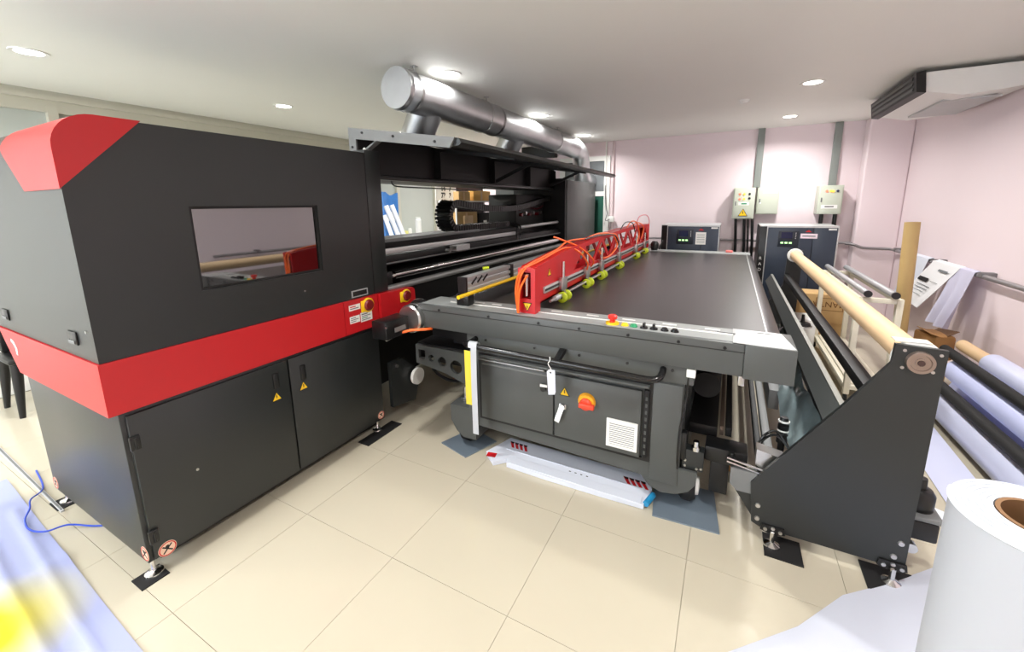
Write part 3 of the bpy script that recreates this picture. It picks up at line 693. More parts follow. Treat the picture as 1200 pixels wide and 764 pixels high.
for (a, za), (c, zc) in zip(top, top[1:]):
    v = [q.bm.verts.new(p) for p in ((XBk, a, za), (XF, a, za), (XF, c, zc), (XBk, c, zc), (XBk, a, za+.008), (XF, a, za+.008), (XF, c, zc+.008), (XBk, c, zc+.008))]
    for f in ((3,2,1,0),(4,5,6,7),(0,1,5,4),(1,2,6,5),(2,3,7,6),(3,0,4,7)): q.face([v[i] for i in f])
part('top_flange', q, red, R_)
part('bottom_flange', B().box(XBk, XF, 2.2, 5.88, 1.0, 1.012), red, R_, smooth=False)
# end towers
tw = part('end_tower', B().prism([(XBk, .957), (XF+.01, .957), (XF+.01, 1.225), (XF-.02, 1.232), (XBk, 1.225)], 'Y', 2.125, 2.2, [[(XBk+.016, 1.045), (XF-.018, 1.045), (XF-.018, 1.212), (XBk+.016, 1.212)]]), red, R_)
part('tower_cover', B().box(XBk+.016, XF-.018, 2.17, 2.18, 1.045, 1.212), reddark, tw, smooth=False)
part('tower_cylinder', B().lathe([(0,0),(.011,0),(.011,.11),(.016,.112),(.016,.13),(0,.13)], (-1.035, 2.138, 1.06), (-1.035, 2.138, 2), 14), chrome, tw)
part('end_tower', B().box(XBk, XF+.005, 5.80, 5.88, .957, 1.31, .004), red, R_)
warn(R_, (XF-.04, 2.1245, 1.0), (-1,0,0), (0,0,-1), .06)
warn(R_, (XF+.001, 2.36, 1.17), (0,1,0), (0,0,1), .055)
# linear guide along the face
part('guide_rail', B().box(XF, XF+.015, 2.26, 5.8, 1.055, 1.095, .003), alum, R_)
part('guide_insert', B().box(XF+.015, XF+.017, 2.26, 5.8, 1.068, 1.082), blackp, R_, smooth=False)
part('wheel_shaft', B().cyl((XF+.04, 2.28, 1.005), (XF+.04, 5.85, 1.005), .009, 10), steel, R_)
part('shaft_collar', B().cyl((XF+.04, 2.36, 1.005), (XF+.04, 2.43, 1.005), .018, 12), alum, R_)
ws = [at(px_, py_, X=XF+.05).y for px_, py_ in ((663,350), (690.5,333), (707,323), (727.5,310.6), (747,298), (757,292.5))]
for i, y in enumerate(ws):
    y = min(y, 5.66)
    wp = part('wheel_bracket', B().box(XF+.015, XF+.045, y-.045, y+.045, 1.03, 1.115, .004), steel, R_)
    part('bracket_cylinder', B().cyl((XF+.03, y, 1.115), (XF+.03, y, 1.22), .011, 10), chrome, wp)
    part('stem', B().cyl((XF+.04, y, .99), (XF+.04, y, 1.03), .008, 8), steel, wp)
    for s_ in (-.055, .025):
        wl = part('press_wheel', B().lathe([(0,0),(.028,0),(.036,.006),(.036,.024),(.028,.03),(0,.03)], (XF+.04, y+s_, .987), (XF+.04, y+1, .987), 24), lime, R_)
        part('wheel_hub', B().cyl((XF+.04, y+s_-.003, .987), (XF+.04, y+s_, .987), .009, 10), blackp, wl)
# hoses
hz = [
 [(XBk+.01, 2.10, .965), (XBk+.0, 2.095, 1.1), (XBk+.02, 2.11, 1.2), (XBk+.04, 2.2, 1.24), (XBk+.05, 2.6, 1.285), (XBk+.03, 2.9, 1.32), (XBk+.06, 3.3, 1.31)],
 [(XBk+.015, 2.09, .965), (XBk+.015, 2.09, 1.1), (XBk+.045, 2.11, 1.215), (XF-.03, 2.3, 1.252), (XF-.04, 2.75, 1.285), (XF+.02, 2.86, 1.25), (XF+.06, 2.95, 1.16), (XF+.05, 2.98, 1.1)],
 [(XBk+.02, 2.085, .965), (XBk+.03, 2.085, 1.1), (XF-.03, 2.11, 1.19)],
 [(XBk-.03, 2.75, 1.36), (XBk+.02, 2.8, 1.335), (XF, 2.95, 1.27), (XF+.06, 3.1, 1.16), (XF+.03, 3.14, 1.10)],
 [(XBk+.05, 3.35, 1.32), (XF, 3.5, 1.34), (XF+.04, 3.75, 1.31), (XF+.06, 3.85, 1.2), (XF+.04, 3.7, 1.13), (XF+.03, 3.5, 1.13), (XF+.02, 3.4, 1.2)],
 [(XF-.02, 3.6, 1.32), (XF+.02, 3.95, 1.30), (XF+.03, 4.0, 1.2), (XF+.03, 3.8, 1.14)],
 [(XF-.02, 4.6, 1.33), (XF, 4.75, 1.39), (XF+.02, 4.95, 1.36), (XF+.03, 5.05, 1.24), (XF+.03, 4.95, 1.13)],
 [(XF-.03, 4.9, 1.33), (XF, 5.1, 1.36), (XF+.03, 5.3, 1.3), (XF+.03, 5.2, 1.16)],
]
for p in hz: part('air_hose', B().tube(smooth_path(p, 8), .0065, 6), orange, R_)
for p in ([(XF-.02, 4.3, 1.32), (XF, 4.45, 1.39), (XF+.02, 4.7, 1.37), (XF+.02, 4.85, 1.27)], [(XF-.04, 3.2, 1.31), (XF+.0, 3.45, 1.325), (XF+.05, 3.8, 1.30), (XF+.06, 3.95, 1.18)]):
    part('air_hose', B().tube(smooth_path(p, 8), .006, 6), blackp, R_)
part('air_hose', B().tube(smooth_path([(XBk+.03, 5.35, 1.31), (XBk+.05, 5.45, 1.42), (XF-.02, 5.75, 1.43), (XF, 5.86, 1.36), (XF, 5.88, 1.2)]), .006, 6), M('pink hose', (230,130,140), .4), R_)

# aluminium spreader bar with yellow rod
A_ = thing('spreader_bar', 'slotted aluminium profile bar with yellow rod lying across the belt', 'profile bar', (-1.5, 4, .955))
pf = [(-1.53, 1.035), (-1.47, 1.035), (-1.47, 1.055), (-1.482, 1.055), (-1.482, 1.075), (-1.47, 1.075), (-1.47, 1.095), (-1.482, 1.095), (-1.482, 1.113), (-1.47, 1.113), (-1.47, 1.135), (-1.53, 1.135)]
part('profile', B().prism(pf, 'Y', 2.16, 5.8), alum, A_)
part('end_plate', B().box(-1.532, -1.468, 2.145, 2.16, 1.0, 1.137), blackp, A_, smooth=False)
part('mount_block', B().box(-1.53, -1.44, 2.12, 2.19, .957, 1.035, .004), blackp, A_)
part('mount_block', B().box(-1.53, -1.44, 5.76, 5.83, .957, 1.035, .004), blackp, A_)
part('yellow_rod', B().cyl((-1.445, 2.02, 1.035), (-1.445, 5.8, 1.04), .012, 12), yellow, A_)
for k in range(3): part('slot_fitting', B().bar((-1.468, 2.21+.07*k, 1.085), (-1.468, 2.27+.07*k, 1.12), .004, .012), blackp, A_)
for y in (2.75, 3.7, 4.7): part('bracket', B().box(-1.54, -1.462, y, y+.04, 1.03, 1.14, .003), blackp, A_)
part('clamp_knob', B().cyl((-1.56, 2.5, 1.14), (-1.53, 2.53, 1.145), .011, 12), lime, A_)
# ================================================================== roll stand on the right
S = thing('roll_stand', 'charcoal roll unwinding stand with tall triangular end plates', 'roll stand', (.45, 3.9, 0))
pl = [(.177, .288), (.194, .085), (.235, .066), (.752, .066), (.756, .83), (.76, 1.03), (.606, 1.037), (.603, .959), (.466, .734)]
for y0, y1 in ((2.05, 2.07), (5.70, 5.72)):
    e_ = part('end_plate', B().prism(pl if y0 < 3 else [(.30, .10), (.34, .066), (.752, .066), (.76, 1.03), (.615, 1.037), (.60, .62), (.48, .42)], 'Y', y0, y1), paint, S)
    if y0 < 3:
        for x, z in ((.214,.178), (.216,.11), (.727,.186), (.711,.117)): part('plate_bolt', B().lathe([(0,.006),(.01,.006),(.012,0)], (x, y0, z), (x, y0-1, z), 12), steel, e_)
        for x, z in ((.635,1.015), (.74,1.01), (.635,.945), (.725,.94)): part('plate_bolt', B().cyl((x, y0-.003, z), (x, y0, z), .006, 8), steel, e_)
        ch = part('chuck', B().lathe([(0,.012),(.012,.012),(.012,.018),(.018,.018),(.018,.012),(.03,.012),(.032,.018),(.042,.018),(.044,0)], (.683, y0, .975), (.683, y0-1, .975), 32), M('bronze chuck', (158,142,132), .3, .8), S)
        part('chuck_core', B().cyl((.683, y0-.012, .975), (.683, y0-.02, .975), .011, 16), M('dark chuck', (60,40,36), .5), ch)
part('chuck_flange', B().lathe([(0,0),(.075,0),(.078,.008),(.078,.02),(0,.02)], (.683, 2.072, .975), (.683, 3, .975), 28), white, S)
part('chuck_flange', B().lathe([(0,0),(.075,0),(.078,.008),(.078,.02),(0,.02)], (.683, 5.66, .975), (.683, 6, .975), 28), white, S)
part('top_cap', B().box(.61, .72, 2.072, 2.13, 1.04, 1.046, .002), offwhite, S)
part('cross_beam', B().box(.60, .66, 2.07, 5.70, .69, .75, .004), black, S)
part('lower_beam', B().box(.62, .70, 2.07, 5.70, .15, .22, .004), black, S)
gd = part('guard_channel', B().prism([(.418, .655), (.468, .735), (.474, .735), (.425, .652)], 'Y', 2.07, 5.70), paint2, S, smooth=False)
part('guard_top', B().box(.466, .488, 2.07, 5.70, .735, .740), M('bare edge', (150,150,144), .4, .2), gd, smooth=False)
part('guard_back', B().box(.462, .468, 2.07, 5.70, .52, .70), black, gd, smooth=False)
part('floor_beam', B().box(.245, .285, 2.07, 5.70, .27, .31, .003), pgrey, S)
part('floor_beam', B().box(.205, .235, 2.15, 5.70, .26, .30, .003), black, S)
part('junction_box', B().box(.30, .36, 2.95, 3.35, .27, .40, .004), pgrey, S)
part('junction_box', B().box(.395, .44, 2.15, 5.6, .22, .30, .004), black, S)
# air regulator stack
rg = part('regulator', B().lathe([(0,0),(.016,0),(.016,.05),(.026,.05),(.026,.10),(.02,.105),(.02,.12),(.026,.122),(.026,.15),(.016,.155),(.016,.17),(.022,.172),(.018,.19),(0,.19)], (.325, 2.42, .28), (.34, 2.46, 1), 18), blackp, S)
for h in (.115, .165): part('regulator_ring', B().cyl(Vector((.325,2.42,.28))+Vector((.02,.05,.98)).normalized()*h, Vector((.325,2.42,.28))+Vector((.02,.05,.98)).normalized()*(h+.008), .027, 18), white, rg)
for k in range(2):
    part('air_hose', B().tube(smooth_path([(.20, 2.2+.03*k, .34), (.22, 2.22, .42+.02*k), (.28, 2.25, .45+.02*k), (.34, 2.2, .40), (.36, 2.12, .34)]), .006, 6), blackp, S)
# bracketry between stand and table
part('bracket', B().prism([(.09, .33), (.20, .33), (.20, .22), (.12, .22), (.09, .25)], 'Y', 2.06, 2.10), pgrey, S)
part('bracket', B().prism([(.19, .44), (.30, .42), (.31, .36), (.25, .33), (.19, .36)], 'Y', 2.09, 2.16), steel, S)
part('gusset', B().prism([(.10, .24), (.195, .24), (.195, .10)], 'Y', 2.07, 2.085), paint, S)
for z in (.345, .365): part('tie_rod', B().cyl((.07, 2.07, z+.01), (.24, 2.07, z-.02), .006, 8), chrome, S)
part('bolt', B().lathe([(0,.06),(.012,.06),(.012,.03),(.02,.03),(.02,0)], (.09, 2.10, .33), (.09, 2.10, 1), 12), blackp, S)
for x in (.282, .71):
    fp = part('foot_bracket', B().prism([(x-.045, .095), (x+.045, .095), (x+.05, .065), (x+.02, .055), (x-.02, .055), (x-.05, .065)], 'Y', 2.04, 2.05), black, S)
    for dx in (-.03, 0, .03): part('foot_screw', B().cyl((x+dx, 2.034, .075+.012*(dx == 0)), (x+dx, 2.04, .075+.012*(dx == 0)), .008, 10), steel, fp)
    part('levelling_foot', B().lathe([(0,0),(.034,0),(.033,.008),(.014,.018),(.01,.02),(.01,.07),(0,.07)], (x, 2.028, .006), (x, 2.028, 1), 20), chrome, S)
# motor knob group on the outer side
mg = part('drive_motor', B().lathe([(0,0),(.05,0),(.052,.01),(.052,.07),(.04,.09),(.02,.095),(.018,.14),(0,.14)], (.815, 2.22, .27), (.815, 2.22, 1), 20), blackp, S)
part('motor_bracket', B().box(.755, .87, 2.14, 2.30, .16, .25, .01), black, S)
part('motor_base', B().box(.76, .88, 2.14, 2.30, .25, .27, .006), pgrey, S)
part('drive_bolt', B().cyl((.79, 2.13, .12), (.79, 2.16, .12), .022, 14), steel, S)
bw = part('brake_wheel', B().lathe([(0,0),(.055,0),(.06,.01),(.055,.03),(.015,.035),(.01,.10),(0,.10)], (.60, 4.1, .55), (.60, 4.1, 1), 22), blackp, S)
part('wheel_rim', B().lathe([(.058,.0),(.07,.0),(.07,.012),(.058,.012)], (.60, 4.1, .545), (.60, 4.1, 1), 22), white, bw)
for x0, x1, y0, y1, lab in ((.25, .40, 1.955, 2.105, 'black rubber pad under stand foot nearest the conveyor table'), (.62, .80, 1.955, 2.115, 'black rubber pad under stand foot beside the white roll')):
    solo('rubber_pad', B().box(x0, x1, y0, y1, 0, .006), rubber, lab, 'pad', 'rubber pads under the stand feet', smooth=False)
solo('cardboard_tube', B().lathe([(.04,0),(.053,0),(.053,3.565),(.04,3.565)], (.683, 2.094, .975), (.683, 3, .975), 32), cardt, 'long pale cardboard core held between the stand end plates', 'cardboard tube')
# crumpled clear film under the guard
filmm = M('clear plastic film', (120, 134, 136), .12, var=.25, scale=9, bump=.8, bscale=14)
def film(u, v):
    x = .345+.115*u; y = 2.10+2.2*v
    return Vector((x, y, .37+.16*u + .018*sin(19*v+5*u)+.012*sin(41*v-9*u)))
b = B(); b.grid(film, 8, 44); thick(b, .002)
solo('plastic_film', b, filmm, 'crumpled clear plastic film hanging below the stand guard', 'plastic film')

# ================================================================== far wall equipment
def ups(x0, x1, label, paper):
    y0, y1, z1 = 6.3, 7.0, 1.27
    u = thing('power_cabinet', label, 'power cabinet', ((x0+x1)/2, 6.65, 0), 'navy power cabinets by the far wall')
    part('casing', B().box(x0-.09, x1, y0+.012, y1, .04, z1, .006), blackp, u)
    part('plinth', B().box(x0-.06, x1-.03, y0+.05, y1-.03, 0, .04), black, u, smooth=False)
    part('trim_frame', B().prism(rect(x0-.01, x1+.006, .05, z1+.004), 'Y', y0-.002, y0+.014, [rect(x0, x1-.006, .06, z1-.012)]), alum, u, smooth=False)
    part('top_panel', B().box(x0-.09, x1+.006, y0, y1, z1, z1+.01), alum, u, smooth=False)
    m = x0+(x1-x0)*.66
    part('door', B().box(x0, m-.003, y0, y0+.02, .06, z1-.012, .003), navy, u)
    part('door', B().box(m+.003, x1-.006, y0, y0+.02, .06, z1-.012, .003), navy, u)
    ds = part('display_panel', B().box(x0+.12, x0+.34, y0-.006, y0, z1-.26, z1-.05, .003), M('display bezel', (34,40,52), .4), u)
    part('screen', B().box(x0+.15, x0+.27, y0-.008, y0-.006, z1-.15, z1-.07), M('lcd', (22,30,66), .15), ds, smooth=False)
    for k in range(3): part('lit_key', B().box(x0+.15+.045*k, x0+.18+.045*k, y0-.009, y0-.006, z1-.215, z1-.195), M('green lit key', (190,255,170), .4, var=0, emit=1.2), ds, smooth=False)
    for k in range(4): part('indicator', B().cyl((x0+.305, y0-.009, z1-.08-.022*k), (x0+.305, y0-.006, z1-.08-.022*k), .006, 8), alum, ds)
    part('red_logo', B().prism([(x0+.40, z1-.065), (x0+.47, z1-.065), (x0+.435, z1-.04)], 'Y', y0-.003, y0), redink, u, smooth=False)
    part('name_badge', B().box(x1-.10, x1-.02, y0-.003, y0, z1-.04, z1-.02), white, u, smooth=False)
    if paper:
        pp = part('notice', B().box(x0+.37, x0+.50, y0-.0025, y0, z1-.26, z1-.09), white, u, smooth=False)
        for k in range(6): part('notice_line', B().box(x0+.385, x0+.485, y0-.003, y0-.0025, z1-.235+.022*k, z1-.229+.022*k), inkgrey, pp, smooth=False)
    else:
        pp = part('notice', B().box(x0+.355, x0+.53, y0-.0025, y0, z1-.145, z1-.085), M('pale pink paper', (244,226,236), .6, var=0), u, smooth=False)
        part('notice_line', B().box(x0+.375, x0+.51, y0-.003, y0-.0025, z1-.122, z1-.108), inkgrey, pp, smooth=False)
        for k, s_ in enumerate('RAD'): text('letter', s_, .055, (x0-.055, y0+.011, z1-.42-.075*k), (1,0,0), (0,0,1), white, u)
        text('letter', 'RIAL', .055, (x0-.055, y0+.011, z1-.74), (0,0,1), (-1,0,0), white, u)
    return u
ups(-.79, -.13, 'navy power cabinet with white notice behind the conveyor table', True)
ups(.435, 1.17, 'navy power cabinet with vertical white lettering behind the roll stand', False)

def ebox(name, label, x0, x1, z0, z1, dep, kind):
    e_ = thing(name, label, 'switch box', ((x0+x1)/2, YB, z0), 'wall switch boxes')
    yf = YB-dep
    part('enclosure', B().box(x0, x1, yf+.012, YB, z0, z1, .004), boxg, e_)
    d_ = part('door', B().box(x0+.012, x1-.012, yf, yf+.012, z0+.012, z1-.012, .004), boxg, e_)
    w, h = x1-x0, z1-z0
    P = lambda u, v: (x0+w*u, z0+h*v)
    def lamp(u, v, mat, r=.017):
        x, z = P(u, v); part('pilot_light', B().lathe([(0,.014),(r*.7,.012),(r,.004),(r,0)], (x, yf, z), (x, yf-1, z), 14), mat, d_)
    rl = M('red pilot lamp', (255,120,90), .3, var=0, emit=.8); yl = M('yellow pilot lamp', (255,200,80), .3, var=0, emit=.8)
    x, z = P(.13, .5); part('lock', B().box(x-.008, x+.008, yf-.006, yf, z-.03, z+.03, .002), pgrey, d_)
    if kind == 'A':
        for u in (.30, .50):
            for v in (.80, .64): lamp(u, v, rl if u < .4 else yl)
        for v in (.80, .66): lamp(.74, v, blackp)
        x, z = P(.5, .49); lp = part('name_plate', B().box(x-.07, x+.07, yf-.002, yf, z-.022, z+.022), white, d_, smooth=False)
        part('name_print', B().box(x-.03, x+.04, yf-.003, yf-.002, z-.01, z+.01), greenp, d_, smooth=False)
        x, z = P(.5, .17); warn(d_, (x, yf-.001, z+.01), (1,0,0), (0,0,1), .13)
    elif kind == 'B':
        x, z = P(.6, .82); part('name_plate', B().box(x-.09, x+.09, yf-.002, yf, z-.018, z+.018), white, d_, smooth=False)
        x, z = P(.16, .42); part('lock', B().cyl((x, yf, z), (x, yf-.008, z), .012, 12), white, d_)
    else:
        lamp(.32, .80, rl); lamp(.48, .80, yl); lamp(.58, .79, yl); lamp(.76, .80, M('blue pilot lamp', (40,46,80), .3, var=0))
        x, z = P(.48, .26); part('name_plate', B().box(x-.09, x+.09, yf-.002, yf, z-.025, z+.025), white, d_, smooth=False)
        part('name_print', B().box(x-.05, x+.05, yf-.003, yf-.002, z-.006, z+.008), ink, d_, smooth=False)
    return e_
def wx(px_, y): return at(px_, 235, Y=y).x
def wz(px_, py_, y): return at(px_, py_, Y=y).z
yA, yBx = YB-.26, YB-.18
ebox('switch_box', 'grey-green switch box with coloured pilot lights and warning triangle', at(860.5,220,Y=yA).x, at(886,220,Y=yA).x, wz(872,256.5,yA), wz(872,220,yA), .26, 'A')
ebox('switch_box', 'plain grey-green switch box mounted beside the warning-triangle box', at(888.5,220,Y=yBx).x, at(914,220,Y=yBx).x, wz(900,251,yBx), wz(900,219.5,yBx), .18, 'B')
ebox('switch_box', 'grey-green switch box with pilot lights above lettered power cabinet', at(961,217,Y=yA).x, at(990,217,Y=yA).x, wz(972,251,yA), wz(975,217,yA), .26, 'C')
for px_, lab in (((889,897), 'grey cable trunking rising from the warning-triangle box to ceiling'), ((977,986), 'grey cable trunking rising from box above lettered power cabinet')):
    x0, x1 = at(px_[0]-3, 185, Y=YB).x, at(px_[1]-3, 185, Y=YB).x
    solo('cable_trunking', B().box(x0, x1, YB-.05, YB, wz(872, 220, yA)+.004 if px_[0] < 950 else wz(975, 217, yA)+.004, CZ, .004), condg, lab, 'trunking')
for i, (px_, zlo) in enumerate(((861.5, .3), (871.5, .3), (876, .3), (881, .3))):
    p = at(px_, 262, Y=YB-.13)
    solo('power_cable', B().tube(smooth_path([(p.x, YB-.13, wz(872,256.5,yA)+.01), (p.x+.01, YB-.13, 1.2), (p.x+.03, YB-.12, .8), (p.x+.02, YB-.12, 0.02)]), .02 if i != 2 else .012, 10), blackp, 'black power cable dropping below the warning-triangle switch box', 'cable', 'cables under the warning-triangle box')
for px_ in (961.5, 977.5):
    p = at(px_, 258, Y=YB-.13)
    solo('power_cable', B().tube(smooth_path([(p.x, YB-.13, wz(972,251,yA)+.01), (p.x, YB-.14, 1.3), (p.x, YB-.13, .6), (p.x, YB-.12, .02)]), .026, 10), blackp, 'black power cable dropping behind the lettered power cabinet', 'cable', 'cables behind the lettered cabinet')
# small items on the far edge of the table
ft_ = thing('table_tool', 'small black tool holder standing at far edge of table', 'tool', (-.88, 5.9, .957))
part('cup', B().lathe([(0,0),(.04,0),(.05,.03),(.05,.09),(.03,.12),(0,.12)], (-.90, 5.88, .957), (-.90, 5.88, 2), 16), blackp, ft_)
part('pliers', B().bar((-.84, 5.88, .967), (-.79, 5.9, 1.09), .02, .02), blackp, ft_)
rt_ = solo('red_clip', B().box(-.03, .05, 5.87, 5.92, .957, .985, .006), M('pale red plastic', (235,130,125), .4), 'pale red clip lying on far edge of table', 'clip')

# pipe rail along the right wall with brackets
PZ = .955
rail = thing('pipe_rail', 'grey steel pipe rail bracketed along the pink right wall', 'pipe', (XR-.08, 4.5, PZ))
railm = M('grey steel pipe', (150, 146, 148), .4, .5, var=.05)
part('pipe', B().tube([(XR-.07, 3.0, PZ), (XR-.07, 6.9, PZ)], .02, 14), railm, rail)
part('pipe', B().tube(smooth_path([(XR-.07, 6.9, PZ), (XR-.08, 7.03, PZ), (XR-.16, 7.08, PZ), (1.6, 7.08, PZ+.005), (1.5, 7.08, PZ+.04), (1.42, 7.14, PZ+.05), (1.25, 7.27, PZ+.05), (-1.7, 7.28, PZ+.05)], 5), .017, 12), railm, rail)
for y in (3.6, at(1151,330,X=XR-.07).y, at(1097,312,X=XR-.07).y, 6.85):
    part('pipe_bracket', B().box(XR-.095, XR, y-.028, y+.028, PZ-.012, PZ+.035, .005), M('bracket grey', (120,116,118), .5), rail)
# ------------------------------------------------------------------ cloth and rag on the rail
def cloth(name, y0, y1, zlo, mat, lab, amp, xo, seed, slant=0.0):
    def fn(u, v):
        y = y0+(y1-y0)*u
        if v < .12:
            a = (v/.12)*pi; x = XR-.07+.03*cos(a)*1.0; z = PZ+.008+.026*sin(a)
            x = XR-.07+.03*cos(a)
        else:
            t = (v-.12)/.88; x = XR-.10-xo*t - amp*t*(.5+.5*sin(u*13+seed))-.02*t; z = PZ+.008-(PZ-zlo)*t
        return Vector((x, y+slant*max(0, v-.12)+.02*sin(6*v+seed)*amp*8, z))
    b = B(); b.grid(fn, 28, 20); thick(b, .003)
    return solo(name, b, mat, lab, 'cloth')
lil = M('pale lilac cloth', (206, 204, 226), .8, var=.06, scale=5)
c1 = cloth('printed_cloth', 5.1, 5.66, .50, M('printed white cloth', (240, 240, 242), .7, var=.02), 'white cloth printed with dark bars hanging from the pipe rail', .012, .08, 1, .45)
c2 = cloth('rag', 4.84, 5.2, .42, lil, 'pale lilac crumpled rag hanging from the pipe rail', .07, .02, 2, .10)
c3 = cloth('white_banner', 5.78, 6.25, .40, M('pale grey banner', (220,224,236), .7, var=.03), 'pale blue-white banner hanging behind the upright cardboard tube', .01, .05, 4, .2)
def on_cloth(u, v):
    t = (v-.12)/.88; return Vector((XR-.10-.08*t-.02*t-.018, 5.1+.56*u+.45*max(0,v-.12), PZ+.008-(PZ-.50)*t))
for (u0, u1, v0, v1, mt) in ((.52,.92,.42,.50,ink), (.55,.97,.90,.97,inkgrey), (.15,.5,.2,.24,inkgrey), (.25,.8,.56,.575,inkgrey), (.25,.8,.62,.635,inkgrey), (.3,.85,.68,.69,inkgrey), (.3,.85,.76,.77,inkgrey), (.12,.42,.45,.46,inkgrey)):
    b = B(); b.poly([on_cloth(u0,v0), on_cloth(u1,v0), on_cloth(u1,v1), on_cloth(u0,v1)])
    part('printed_bar', b, mt, c1, smooth=False)
# upright cardboard tube leaning in the corner, crumpled brown carton
solo('cardboard_tube', B().lathe([(.035,0),(.052,0),(.052,1.40),(.035,1.40)], (1.42, 4.72, .0), (1.37, 4.72, 1.40), 24), M('tan tube', (190,160,106), .6, var=.05, scale=9), 'tall tan cardboard tube standing upright beside the roller trolley', 'cardboard tube')
cb_ = thing('crumpled_carton', 'crumpled open brown carton behind the roll stand', 'carton', (1.55, 4.67, .0))
part('carton_body', B().box(1.54, 1.70, 4.55, 4.80, .25, .47, .03, R=Matrix.Rotation(.3, 3, 'Z')), cardd, cb_)
part('carton_flap', B().box(1.53, 1.63, 4.54, 4.74, .47, .475, R=Matrix.Rotation(.35, 3, 'Y') @ Matrix.Rotation(.2, 3, 'Z')), cardd, cb_, smooth=False)
part('carton_flap', B().box(1.63, 1.72, 4.58, 4.8, .47, .475, R=Matrix.Rotation(-.5, 3, 'Y') @ Matrix.Rotation(.3, 3, 'Z')), M('dark carton inside', (96,66,40), .8), cb_, smooth=False)
part('packing', B().box(1.55, 1.69, 4.56, 4.79, 0, .25), M('carton side', (150,108,62), .8), cb_, smooth=False)

# ------------------------------------------------------------------ rolls stacked along the right wall
def roll(name, x, z, r, y0, y1, mat, lab, core=.03, dx=0):
    q = B(); L = y1-y0; q.lathe([(core,0),(r-.004,0),(r,.004),(r,L-.004),(r-.004,L),(core,L)], (x, y0, z), (x+dx, y1, z), 28)
    return solo(name, q, mat, lab, 'roll')
vin = M('white vinyl roll', (208, 213, 240), .35, var=.02, scale=3)
vin2 = M('lilac white vinyl roll', (194, 200, 236), .35, var=.03, scale=3)
roll('media_roll', 1.49, .11, .11, 2.3, 4.15, vin, 'thick white roll on the floor at the front of the pile')
roll('media_roll', 1.73, .11, .11, 2.3, 4.3, vin2, 'white roll lying on the floor tight against the wall')
roll('media_roll', 1.62, .295, .085, 2.3, 4.2, vin2, 'lilac white roll lying on top of the floor rolls')
roll('black_pole', 1.44, .255, .036, 2.3, 4.1, rubber, 'black pole lying on the thick white floor roll', .02)
roll('black_pole', 1.58, .42, .034, 2.3, 4.35, rubber, 'black pole lying on the lilac white roll', .02)
roll('media_roll', 1.735, .425, .075, 2.3, 4.05, vin, 'white roll on a tan core at the top of the pile')
roll('cardboard_tube', 1.735, .425, .045, 4.055, 4.5, cardt, 'short tan core sticking out of the topmost white roll', .03)
q = B(); q.grid(lambda u, v: Vector((1.11+.20*u+.05*v, 2.3+1.6*v, .004+.03*u*u)), 8, 10); thick(q, .002)
solo('vinyl_sheet', q, vin, 'white vinyl sheet spread on floor beside the roll pile', 'sheet')
solo('paper_offcut', B().box(.90, 1.12, 2.62, 2.70, 0, .012, .002, R=Matrix.Rotation(-.5, 3, 'Z')), wpaper, 'small white offcut strip on floor behind the stand', 'offcut')

# ------------------------------------------------------------------ roller trolley
tr = thing('roller_trolley', 'cream steel trolley with grey rollers on top', 'trolley', (1.03, 4.7, 0))
for x in (.92, 1.16):
    for y in (3.98, 5.4):
        part('post', B().box(x-.02, x+.02, y-.02, y+.02, .06, .86, .003), offwhite, tr)
        part('castor', B().lathe([(0,0),(.022,0),(.028,.006),(.028,.016),(.022,.022),(0,.022)], (x-.011, y, .028), (x+.2, y, .028), 16), rubber, tr)
for z in (.12, .84):
    for y in (3.98, 5.4): part('rail', B().box(.94, 1.14, y-.018, y+.018, z-.018, z+.018, .003), offwhite, tr)
    for x in (.92, 1.16): part('rail', B().box(x-.018, x+.018, 4.0, 5.38, z-.018, z+.018, .003), offwhite, tr)
for x in (.955, 1.115): part('roller', B().lathe([(0,0),(.02,0),(.024,.01),(.024,1.52),(.02,1.53),(0,1.53)], (x, 3.93, .895), (x, 6, .895), 18), M('grey tube', (176,176,180), .35, .4), tr)
for x in (.955, 1.115): part('roller_end', B().cyl((x, 3.915, .895), (x, 3.93, .895), .026, 16), blackp, tr)
part('shelf', B().box(.94, 1.14, 4.0, 5.38, .138, .15), offwhite, tr, smooth=False)
# cardboard box with upside-down printed name
mb = thing('cardboard_box', 'tan cardboard box with printed name standing upside down', 'box', (.90, 5.55, 0))
part('box_body', B().box(.62, 1.22, 5.76, 6.05, 0, .53, .004), cardb, mb)
part('box_flap', B().box(.62, 1.22, 5.74, 5.76, .20, .53, .003), cardb, mb)
part('print_border', B().prism(rect(.94, 1.20, .345, .49), 'Y', 5.738, 5.74, [rect(.945, 1.195, .350, .485)]), M('brown ink', (110,70,30), .7), mb, smooth=False)
text('box_print', 'MANTA', .09, (1.07, 5.7385, .42), (-1,0,0), (0,0,-1), MATS['brown ink'], mb)
solo('white_carton', B().box(.72, .88, 5.2, 5.55, 0, .34, .005), white, 'low white carton in front of the printed cardboard box', 'carton')

